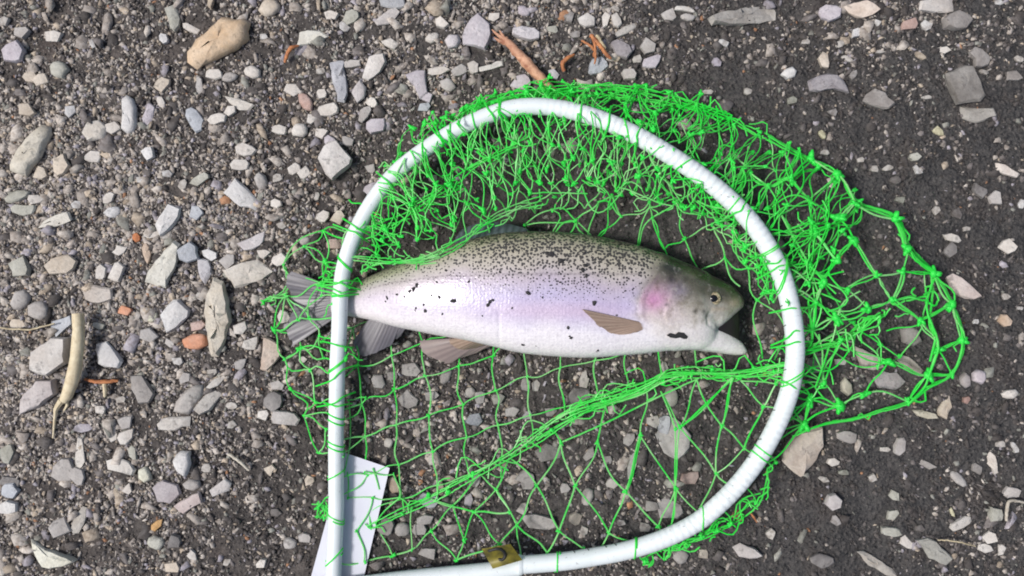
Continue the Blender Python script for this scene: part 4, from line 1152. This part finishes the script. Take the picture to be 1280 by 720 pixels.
def rope(path, n, spread, r, rich=True, loops=0, lift=.002):
    """A bunch of strands running together along a path."""
    c = catmull(path, 5); m = len(c)
    t = np.linspace(0, 1, m)
    for k_ in range(n):
        off = np.zeros((m, 2))
        for f_ in (1, 2, 3.5, 6):
            off += nr.normal(0, spread / math.sqrt(f_) * .5, (1, 2)) * np.sin(math.pi * f_ * t + nr.uniform(0, 6.3))[:, None]
        q = c.copy(); q[:, :2] += off + nr.normal(0, .25, (m, 2)); q[:, 2] += nr.normal(0, lift) + .001 * np.sin(t * 20 + k_)
        q[:, 2] = np.maximum(q[:, 2], .0035)
        i0, i1 = (0, m) if nr.random() < .45 else sorted(nr.choice(m, 2, replace=False))
        if i1 - i0 > 5: (TWR if rich else TW).add([P(*x) for x in q[i0:i1]], r * .78 * MPP, 5)
    for _ in range(loops):
        i = nr.integers(0, m); p0 = c[i].copy(); p1 = c[min(m - 1, i + nr.integers(2, 7))].copy()
        p0[:2] += nr.normal(0, spread, 2); p1[:2] += nr.normal(0, spread, 2)
        strand(p0, p1, r, .25, rich)

# --- A: the mesh spread flat under the trout, down to the fold
FOLD = catmull([(458,662,.007),(500,640,.009),(540,622,.010),(570,606,.012),(605,588,.013),(640,567,.014),(670,547,.015),(700,527,.016),(730,512,.017),(765,500,.018),(800,487,.019),(830,471,.021),(868,464,.023),(920,466,.026),(955,463,.030),(990,456,.034)], 4)
def fold_v(u): return float(np.interp(u, FOLD[:, 0], FOLD[:, 1]))
def fold_pt(u): return np.array((u, fold_v(u), np.interp(u, FOLD[:, 0], FOLD[:, 2])))
def latA(i, j):
    u = 447 + 41 * i + 4 * j + 1.5 * math.sin(i * 1.7 + j)
    v = 457 - 15 * i + 45.5 * j + 2.5 * math.sin(j * 2.1 + i * 1.3) + max(0, i - 5) * 3
    return np.array((u, v, .0055))
nodesA = {}
for i in range(-1, 13):
    for j in range(-1, 9):
        q = latA(i, j)
        if q[0] < 424 and j > -1: continue
        if q[1] < 330: continue
        nodesA[i, j] = q
for (i, j), q in nodesA.items():
    inside = q[1] < fold_v(q[0]) - 6 and q[0] < 880
    if not inside: continue
    top_b = np.interp(q[0], FST[:, 0], FST[:, 2])
    if q[1] > top_b + 3: knot(*q, nr.uniform(1.9, 3.0))
    for dn in ((1, 0), (0, 1)):
        w = nodesA.get((i + dn[0], j + dn[1]))
        if w is None: continue
        if w[1] > fold_v(w[0]) - 6:
            for s_t in np.linspace(0, 1, 30):
                x_ = q + (w - q) * s_t
                if x_[1] >= fold_v(x_[0]): w = x_.copy(); w[2] = fold_pt(w[0])[2]; break
            strand(q, w, 1.2, .04)
        else:
            strand(q, w, 1.2, .05)
for j in range(-1, 4):                      # the edge of this sheet meets the hoop
    q = latA(0, j); h, _, _ = hoop_near(q[0] - 20, q[1] + 8); strand(q, h, 1.2, .06); 
    h, _, _ = hoop_near(q[0] - 20, q[1] + 30); strand(q, h, 1.2, .12)
for a, b in (((499,622),(514,637)),((514,637),(515,687)),((470,654),(500,622)),((492,593),(500,622)),((456,590),(492,593)),((436,500),(437,560)),((437,560),(426,600)),((457,497),(436,500))):
    strand((*a,.0075), (*b,.0075), 1.15, .06); knot(*a, .0075, 2.0)

# --- the fold: a thick bunch of strands
rope(FOLD, 4, 7, 1.1, True, 16)
rope(FOLD[len(FOLD)//4:], 5, 9, 1.1, False, 34)
rope(FOLD[len(FOLD)//2:], 8, 7, 1.15, True, 34, .003)
for u in (500,540,566,592,637,660,690,720,760,800,830,868,893,920,940,965): knot(u + nr.normal(0, 3), fold_v(u) + nr.normal(0, 3), fold_pt(u)[2] + .001, nr.uniform(2.8, 5.0))

# --- B: the slack diamonds below the fold
ND = {'a':(701,553),'b':(747,552),'c':(800,544),'d':(844,537),'e':(902,532),'f':(955,508),'g':(671,607),'h':(719,607),'i':(782,614),'j':(844,609),'k':(895,592),'l':(646,656),'m':(699,664),'n':(761,666),'o':(823,658),
 'p':(684,691),'q':(730,687),'r':(752,684),'s':(790,677),'t':(838,658),'u':(872,640),'v':(624,680),'w':(580,675),'x':(592,640),'y':(566,632),'z':(539,664),'A':(571,700),'B':(515,687),'C':(491,695),'D':(470,654),'E':(457,702),
 'F':(637,572),'G':(690,535),'H':(757,508),'I':(808,487),'J':(826,489),'K':(871,474),'L':(915,472),'M':(926,476),'N':(620,612),'O':(850,534),'P':(540,624),'Q':(600,592),'R':(930,560),'S':(970,480),'T':(638,640)}
ED = 'Ga Hb Ic Jd Ka KO JO LO Ke Le Mf ah ag bh bi ci cj dj Oj Ok ek hm hn in io jo jt ju gm gl mp mq nr ns lp lv vA xv xw yw yx yz wA Az zB Bc_ BC CD CE PD Px QN Nx Fg Nl FN Qy Py Ml_ fR kR eR fS MS ku TN Tl Tx'.split()
zB = lambda u, v: .006 + .022 * max(0, min(1, (u - 560) / 420)) + .004 * math.sin(u * .02 + v * .03)
for k_, (u, v) in ND.items():
    if k_ not in 'FGHIJKLMPQ': knot(u, v, zB(u, v), nr.uniform(2.6, 4.0))
for e in ED:
    if len(e) != 2: continue
    (u0, v0), (u1, v1) = ND[e[0]], ND[e[1]]
    strand((u0, v0, zB(u0, v0)), (u1, v1, zB(u1, v1)), 1.3, .03)
    if e in ('LO', 'Le', 'ci', 'jt'): strand((u0 + 2, v0, zB(u0, v0)), (u1 + 1.5, v1, zB(u1, v1)), 1.3, .03, True)
for k_ in 'pqrsouketRflBCEA':
    u, v = ND[k_]; h, l_, _ = hoop_near(u, v)
    if math.hypot(h[0] - u, h[1] - v) < 60: strand((u, v, zB(u, v)), h, 1.2, .06)

# --- C: the gap between the back of the trout, its head and the hoop
NC = {'a':(890,280),'b':(906,322),'c':(935,335),'d':(815,272),'e':(856,299),'f':(749,252),'g':(812,259),'h':(776,270),'i':(720,276),'j':(765,244),'k':(920,303),'l':(946,375),'m':(953,448),'n':(925,358),'o':(875,338),'p':(960,352),
 'q':(655,282),'r':(690,262),'s':(672,300),'t':(700,300),'u':(745,300),'v':(795,318),'w':(840,335),'x':(972,392),'y':(968,450),'z':(850,250),'A':(830,312),'B':(872,335),'C':(640,290),'D':(950,320),'E':(735,310)}
for e in 'ab bc bn ac ak kc bo dz ez ea eA eB fi fh jh gh gd iq is it rq ri jf ju iu hu dA dw cl cp lm lp xy lx kD Dc gv dv rt qs CR fE iE pD ld_ zg'.split():
    if len(e) != 2 or e[0] not in NC or e[1] not in NC: continue
    zc_ = lambda p: .010 + .022 * max(0, (300 - p[1]) / 60) * .5 + (.014 if p[0] > 900 else 0)
    strand((*NC[e[0]], zc_(NC[e[0]])), (*NC[e[1]], zc_(NC[e[1]])), 1.15, .10)
for k_ in 'abcdefghijklqrz': knot(*NC[k_], .016 + (.008 if NC[k_][0] > 900 else 0), nr.uniform(2.2, 3.6))
for k_ in 'acDpxk': h, _, _ = hoop_near(*NC[k_]); strand((*NC[k_], .024), h, 1.15, .1); 

# --- D: the crowded walls inside and outside the upper arc of the hoop
IN_ = catmull([(440,336,.006),(500,330,.030),(560,312,.034),(610,292,.030),(650,272,.016),(700,262,.014),(760,262,.014),(820,268,.015),(880,285,.018),(930,325,.022),(962,380,.026)], 4)
HB = catmull([(432,326,.026),(443,294,.027),(477,236,.028),(528,189,.029),(598,149,.031),(668,133,.033),(738,145,.036),(804,174,.039),(868,214,.041),(925,262,.043),(963,314,.044),(985,370,.044)], 4)
OUT = catmull([(398,292,.008),(430,262,.008),(478,218,.008),(508,178,.010),(552,152,.012),(598,130,.012),(640,118,.014),(690,110,.015),(740,107,.016),(795,111,.016),(850,124,.016),(905,141,.016),(955,172,.016),(1000,196,.016),(1045,216,.016),(1074,252,.016)], 4)
def on(c, a):
    d = np.concatenate([[0], np.cumsum(np.linalg.norm(np.diff(c[:, :2], axis=0), axis=1))]); d /= d[-1]
    return np.array([np.interp(a, d, c[:, k_]) for k_ in range(3)])
def wallpt(a, b):
    if b <= 1: p_ = on(IN_, a) * (1 - b) + on(HB, a) * b
    else: p_ = on(HB, a) * (2 - b) + on(OUT, a) * (b - 1)
    return p_
def wall(N, rows, jit, lift, r, rich, kr, a0=0.0, a1=1.0, skip=0.0, dbl=0.0, zj=.003):
    pts = []
    for ri, b in enumerate(rows):
        row = []
        for k_ in range(N + 1):
            a = a0 + (a1 - a0) * (k_ + (.5 if ri % 2 else 0)) / N
            p_ = wallpt(min(a, 1), b)
            e_ = 0 if b in (0.0,) else 1
            p_[:2] += nr.normal(0, jit, 2) * e_; p_[2] += lift + nr.normal(0, zj)
            row.append(p_)
        pts.append(row)
    for ri in range(len(rows)):
        for k_ in range(N + 1):
            p_ = pts[ri][k_]
            if rows[ri] not in (0.0, 1.0) and nr.random() > .12: knot(*p_, nr.uniform(*kr))
            if ri + 1 < len(rows):
                for dk in ((0, -1) if ri % 2 == 0 else (0, 1)):
                    if 0 <= k_ + dk <= N and nr.random() > skip:
                        q_ = pts[ri + 1][k_ + dk]
                        strand(p_, q_, r, .11, rich)
                        if nr.random() < dbl: strand(p_ + nr.normal(0, 1.2, 3) * (1, 1, 0), q_ + nr.normal(0, 1.5, 3) * (1, 1, 0), r, .12, rich)
# lower strands of the inner wall, the bunched belt, the belt against the hoop, a second layer behind
wall(18, [0.0, .26, .62, 1.0], 4.0, 0, 1.0, False, (2.4, 4.2), .04, 1.0, .06)
wall(25, [.24, .60, 1.0], 7.0, .004, .95, True, (3.0, 5.6), .06, 1.0, .10, .35)
wall(13, [.16, .46, .78, 1.0], 8.5, -.006, .9, False, (2.2, 3.8), .02, .95, .15)
wall(26, [.44, .74, 1.0], 8.0, .001, .95, False, (2.8, 5.0), .12, .88, .2, .3)
wall(28, [1.0, 1.48, 1.97], 7.0, .001, .95, True, (3.0, 5.4), .18, 1.0, .05, .4)
wall(16, [1.0, 1.34, 1.68, 1.94], 8.0, -.004, .95, False, (2.6, 4.6), .16, 1.0, .15, .1)
wall(14, [1.25, 1.6, 1.96], 8.0, .004, 1.05, True, (3.0, 5.2), .30, 1.0, .15, .3)
rope([(566,150,.013),(600,131,.013),(640,119,.014),(690,111,.015),(740,108,.016),(795,112,.017),(850,124,.018),(905,142,.018),(955,172,.018)], 6, 5, 1.1, True, 30, .002)
rope([(655,124,.02),(690,118,.02),(740,116,.02),(800,124,.02),(860,136,.02),(900,152,.02)], 6, 7, 1.05, True, 30, .003)
# the gathered edge of the upper wall over the back of the trout
rope([(440,318,.028),(468,322,.030),(500,324,.034),(535,321,.039),(572,306,.040),(606,285,.038),(640,266,.034),(680,250,.030)], 4, 7, .95, False, 16, .002)
rope([(446,292,.028),(480,282,.030),(520,258,.032),(560,226,.034),(610,196,.034),(660,168,.034)], 5, 9, 1.0, True, 22, .003)
rope([(452,340,.026),(470,330,.030),(510,324,.036),(545,318,.041)], 3, 4, 1.1, False, 8, .001)
rope([(640,240,.03),(680,236,.03),(720,238,.03),(765,240,.03),(810,246,.031),(860,254,.033),(905,275,.036)], 3, 10, 1.0, False, 16, .003)
for _ in range(40):                        # loose loops in the crowd
    a, b = nr.uniform(.05, .97), nr.uniform(.35, 1.0)
    p_ = wallpt(a, b); q_ = wallpt(min(1, a + nr.normal(0, .035)), np.clip(b + nr.normal(0, .25), .25, 1.0))
    strand(p_, q_, 1.1, .28, nr.random() < .6)

# --- E: the bag lying outside the hoop on the right
NR = [(989,222),(1014,199),(1046,217),(1070,255),(1119,274),(1135,311),(1167,342),(1047,326),(1011,330),(1047,272),(976,267),(1011,250),(1039,235),(1019,292),(1067,300),(1115,375),(1190,380),(1202,426),(1110,452),(1172,437),(1135,502),(1050,507),(1070,522),
 (1050,427),(1085,387),(1190,467),(1095,345),(1088,322),(1030,352),(1020,378),(1060,362),(1045,398),(1015,412),(1128,340),(1150,400),(1012,500),(1005,530),(1030,478),(1082,492),(960,232),(938,216),(950,205),(918,190),(930,170),(965,190),(992,205),(1012,232),(985,290),(1000,310),(1095,300),(1160,470),(1100,510),(1140,358),(1152,374),(1112,398)]
def bag_z(u, v):
    d = math.hypot((u - 1040) / 150, (v - 345) / 175)
    return .010 + .030 * max(0, 1 - d * .8) + (.010 if u < 1000 else 0)
NR = [p_ for i, p_ in enumerate(NR) if all(math.hypot(p_[0] - q_[0], p_[1] - q_[1]) > 26 for q_ in NR[:i])]
PR = [np.array((u, v, bag_z(u, v))) for u, v in NR]
for p_ in PR: knot(*p_, nr.uniform(5.0, 9.0) if p_[0] > 1000 else nr.uniform(3.2, 5.2))
hoopR = [hoop_at(l_) for l_ in np.arange(hl[np.argmin(np.abs(HC[:, 0] - 925) + np.abs(HC[:, 1] - 603))], hl[np.argmin(np.abs(HC[:, 0] - 868) + np.abs(HC[:, 1] - 214))], 26)]
done = set()
def join_near(i, pts, most, reach, r, dblp):
    a = pts[i]; got = []
    order = sorted((j for j in range(len(pts)) if j != i), key=lambda j: np.hypot(*(pts[j] - a)[:2]))
    for j in order:
        d = pts[j] - a; L = np.hypot(*d[:2])
        if L > reach or len(got) >= most: break
        an = math.atan2(d[1], d[0])
        if any(abs((an - g + math.pi) % (2 * math.pi) - math.pi) < 1.0 for g in got): continue
        got.append(an)
        if (min(i, j), max(i, j)) in done: continue
        done.add((min(i, j), max(i, j)))
        strand(a, pts[j], r, .05, nr.random() < .5)
        if nr.random() < dblp: strand(a + nr.normal(0, 2, 3) * (1, 1, 0), pts[j] + nr.normal(0, 2, 3) * (1, 1, 0), r, .08, nr.random() < .6)
for i in range(len(PR)): join_near(i, PR, 3, 95, 1.4, .6)
for h in hoopR:
    o_ = sorted(PR, key=lambda q: np.hypot(*(q - h)[:2]))[:5]
    for q_ in o_[:2 + int(nr.random() < .6)]:
        if np.hypot(*(q_ - h)[:2]) < 95: strand(h, q_, 1.25, .10, nr.random() < .5)
RIM = [(955,172,.016),(1000,196,.015),(1046,217,.014),(1071,254,.013),(1119,274,.012),(1136,311,.012),(1168,343,.012),(1190,380,.012),(1203,426,.012),(1190,467,.011),(1160,485,.011),(1135,503,.010),(1100,513,.010),(1070,523,.010),(1030,530,.012),(990,545,.016)]
RIMC = catmull(RIM, 6)
rope(RIM, 6, 4, 1.35, True, 10, .0015)
rope([(1115,376,.025),(1150,372,.022),(1190,380,.016)], 4, 4, 1.6, True, 4)
rope([(1168,343,.014),(1160,385,.02),(1172,437,.018),(1160,480,.014),(1135,503,.012)], 3, 4, 1.7, True, 4)
rope([(1000,438,.036),(1030,432,.028),(1060,420,.024),(1100,395,.024)], 5, 5, 1.4, True, 10)
for _ in range(60):
    i = nr.integers(0, len(PR)); a = PR[i] + nr.normal(0, 12, 3) * (1, 1, 0); b = PR[i] + nr.normal(0, 26, 3) * (1, 1, 0)
    if min(a[0], b[0]) > 905 and all(np.min(np.hypot(RIMC[:, 0] - q[0], RIMC[:, 1] - q[1])) > 14 and math.hypot((q[0] - 1030) / 150, (q[1] - 370) / 150) < .95 for q in (a, b)): strand(a, b, 1.3, .22, nr.random() < .6)
# a second, lower layer of the bag, seen through the first
PL = [np.array((nr.uniform(1000, 1165), nr.uniform(250, 500), .008)) for _ in range(15)]
PL = [p_ for p_ in PL if abs(p_[1] - 380) < 150 - max(0, p_[0] - 1080) * .9]
done = set()
for i in range(len(PL)): join_near(i, PL, 3, 80, 1.1, .1); knot(*PL[i], nr.uniform(2.6, 4))
# loops below the hoop at the lower right
rope([(965,585,.02),(950,620,.018),(925,645,.015),(895,662,.014),(865,678,.014),(830,690,.014),(805,703,.014)], 4, 7, 1.25, True, 26)
for u, v in ((970,578),(946,628),(914,654),(895,664),(877,672),(806,702),(860,682)): knot(u, v, .016, nr.uniform(3, 5.0)); h, _, _ = hoop_near(u, v); strand((u, v, .016), h, 1.2, .2, True)

# --- F: the part of the bag outside the hoop on the left, over the tail
NL = {'a':(406,326),'b':(402,354),'c':(445,280),'d':(404,288),'e':(357,369),'f':(343,412),'g':(376,435),'h':(356,449),'i':(386,398),'j':(399,420),'k':(329,377),'l':(354,331),'m':(407,328),'n':(402,370),'o':(380,520),'p':(364,487),'q':(407,536),'r':(394,503),'s':(380,308),'t':(360,350),'u':(388,462),'v':(398,566),'w':(404,448),'x':(373,400)}
zl = lambda u, v: (.014 if 350 < v < 430 and u > 360 else .007)
for e in 'dc ds sl lt te ek ef fg gh hp po oq or ru ug gj ji ie nb ba am md be bi nx xe fx ef hg gw wj pr ov vq uh tl sa bt xi kt fh dl sm'.split():
    a, b = NL[e[0]], NL[e[1]]; strand((*a, zl(*a)), (*b, zl(*b)), 1.25, .12)
for k_ in NL: knot(*NL[k_], zl(*NL[k_]), nr.uniform(2.0, 3.4) if k_ not in 'bfamg' else nr.uniform(4.2, 6))
for k_ in 'abcdmnjwgqruvoi':
    u, v = NL[k_]; h, _, _ = hoop_near(u, v); strand((u, v, zl(u, v)), h, 1.25, .12, nr.random() < .4)
rope([(398,352,.016),(404,340,.018),(414,348,.02)], 3, 5, 1.2, True, 8); rope([(357,369,.01),(340,374,.008),(328,378,.006)], 3, 4, 1.1, False, 4)
rope([(404,620,.014),(398,634,.014),(402,648,.014)], 3, 5, 1.2, True, 10); rope([(402,650,.012),(397,675,.010),(405,698,.010),(420,703,.019),(455,704,.008)], 2, 2, 1.1, False)
knot(398,634,.014,4.5); knot(405,648,.014,3)
for a, b in (((435,622),(466,622)),((466,622),(499,622)),((466,622),(446,664)),((446,664),(455,703)),((434,590),(435,622)),((466,585),(474,612))): strand((*a,.007), (*b,.007), 1.1, .05)
for u, v in ((435,622),(466,622),(446,664),(457,703)): knot(u, v, .007, 2.4)
rope([(505,172,.012),(498,180,.010),(497,200,.010)], 2, 2, 1.1, False); rope([(478,210,.012),(482,205,.014),(490,207,.014)], 2, 3, 1.1, False, 3)

# strands thrown over the hoop where the bag is gathered to it
for _ in range(46):
    l_ = nr.uniform(420, hl[-1] - 260)
    h = hoop_at(l_); t_ = hoop_at(l_ + 3) - hoop_at(l_ - 3); t_ = t_[:2] / np.hypot(*t_[:2])
    s_ = float(np.interp(l_, hl, hr)) / MPP
    n_ = np.array((-t_[1], t_[0]))
    e0, e1 = nr.uniform(8, 22), nr.uniform(8, 22)
    sh = nr.normal(0, 7, 2)
    if nr.random() < .45:
        pts = [(*(h[:2] + n_ * (s_ + e0) + t_ * sh[0]), h[2] - .006), (*(h[:2] + n_ * s_ * .8 + t_ * sh[0] * .5), h[2] + .0046), (*h[:2], h[2] + s_ * MPP + .0007), (*(h[:2] - n_ * s_ * .8 + t_ * sh[1] * .5), h[2] + .0046), (*(h[:2] - n_ * (s_ + e1) + t_ * sh[1]), h[2] - .006)]
        TWR.add([P(*q) for q in catmull(pts, 3)], .0006, 5)
    else:
        sd = 1 if nr.random() < .5 else -1
        strand((*(h[:2] + sd * n_ * s_ * .8), h[2] + .003), (*(h[:2] + sd * n_ * (s_ + e0) + t_ * sh[0]), h[2] - .004), 1.1, .2, True)
        if nr.random() < .5: knot(*(h[:2] + sd * n_ * (s_ * 1.0)), h[2] + .002, nr.uniform(2.6, 4.4))

def stray(o):
    o['kind'] = 'stuff'; return o
stray(under(TW.build('twine', M['twine'], None), bag))
stray(under(TWR.build('bunched_twine', M['twine_rich'], None), bag))

# knots: the largest are parts of the bag, the rest stay together
kmesh = []
for s in range(7):
    rg = np.random.default_rng(300 + s)
    tb = Tubes()
    q = ICO_V * (1 + rg.normal(0, .16, (12, 1))) * np.array((1.0, .8, .75))
    tb.v += [Vector(x) for x in q]; tb.f += [tuple(int(i) for i in f) for f in ICO_F]
    for _ in range(3):
        a = rg.uniform(0, 6.3); d = Vector((math.cos(a), math.sin(a), rg.uniform(-.1, .3)))
        tb.add([d * .2, d * 1.0, d * rg.uniform(1.3, 1.7)], [.55, .42, .22], 5)
    me = bpy.data.meshes.new('knot'); me.from_pydata([tuple(v) for v in tb.v], [], tb.f); me.update()
    me.polygons.foreach_set('use_smooth', [True] * len(me.polygons)); me.materials.append(M['knot'])
    kmesh.append(me)
KN.sort(key=lambda k_: -k_[3])
restv, restf = [], []
for i, (u, v, z, r) in enumerate(KN):
    me = kmesh[i % 7]
    rot = Matrix.Rotation(nr.uniform(0, 6.3), 4, 'Z')
    mt = Matrix.Translation(P(u, v, z)) @ rot @ Matrix.Scale(r * MPP * .80, 4)
    if i < 290 and 0 < u < 1280 and 0 < v < 720:
        o = bpy.data.objects.new('knot', me); COL.objects.link(o); o.parent = bag
        o.matrix_parent_inverse = Matrix.Translation(-net.location)
        o.matrix_basis = mt
    else:
        b0 = len(restv)
        restv += [tuple(mt @ w.co) for w in me.vertices]; restf += [tuple(b0 + j for j in p_.vertices) for p_ in me.polygons]
if restv: stray(under(mesh_obj('small_knots', restv, restf, M['knot'], None, True), bag))

# lashings round the hoop
def lash(l_, turns, mat, r_t, pitch, tilt=0.0, name='lashing'):
    p0 = P(*hoop_at(l_)); t_ = (P(*hoop_at(l_ + 3)) - P(*hoop_at(l_ - 3))).normalized()
    R_ = float(np.interp(l_, hl, hr)) + r_t * .6
    nx_ = t_.cross(Vector((0, 0, 1))).normalized(); ny_ = t_.cross(nx_)
    pts = []
    n = int(turns * 14)
    for k_ in range(n + 1):
        a = 2 * math.pi * k_ / 14
        pts.append(p0 + nx_ * math.cos(a) * R_ + ny_ * math.sin(a) * R_ + t_ * (pitch * (k_ / n - .5) + tilt * R_ * math.cos(a)))
    tb = Tubes(); tb.add(pts, r_t, 5)
    return rel(tb.build(name, mat, None), net)
ltot = hl[-1]
spots = [hoop_near(u, v)[1] for u, v in ((425,380),(423,452),(421,520),(421,556),(420,592),(419,640),(418,703),(434,322),(441,300),(458,264),(480,232),(528,188),(562,167),(598,149),(622,141),(652,134),(690,135),(716,139),(748,149),(785,165),(822,184),(858,208),(890,231),(918,256),(942,282),(962,312),(976,342),(993,440),(990,470),(966,540),(950,570),(918,612),(880,647),(842,668),(795,685),(740,696),(690,703),(1000,455))]
for i, l_ in enumerate(spots):
    if i > 7 and nr.random() < .45: continue
    lash(l_ + nr.normal(0, 5), nr.uniform(.8, 2.6), M['twine_rich' if i % 3 else 'knot'], .00055, nr.uniform(.001, .010), nr.normal(0, .7))
for u, v in ((986,372),(990,392),(993,412),(994,432),(990,462),(984,492),(975,520),(960,548),(940,580),(770,691),(752,694),(730,698),(712,700)):
    lash(hoop_near(u, v)[1], .62, M['thread'], .00032, .007, nr.normal(0, .5), 'binding_thread')
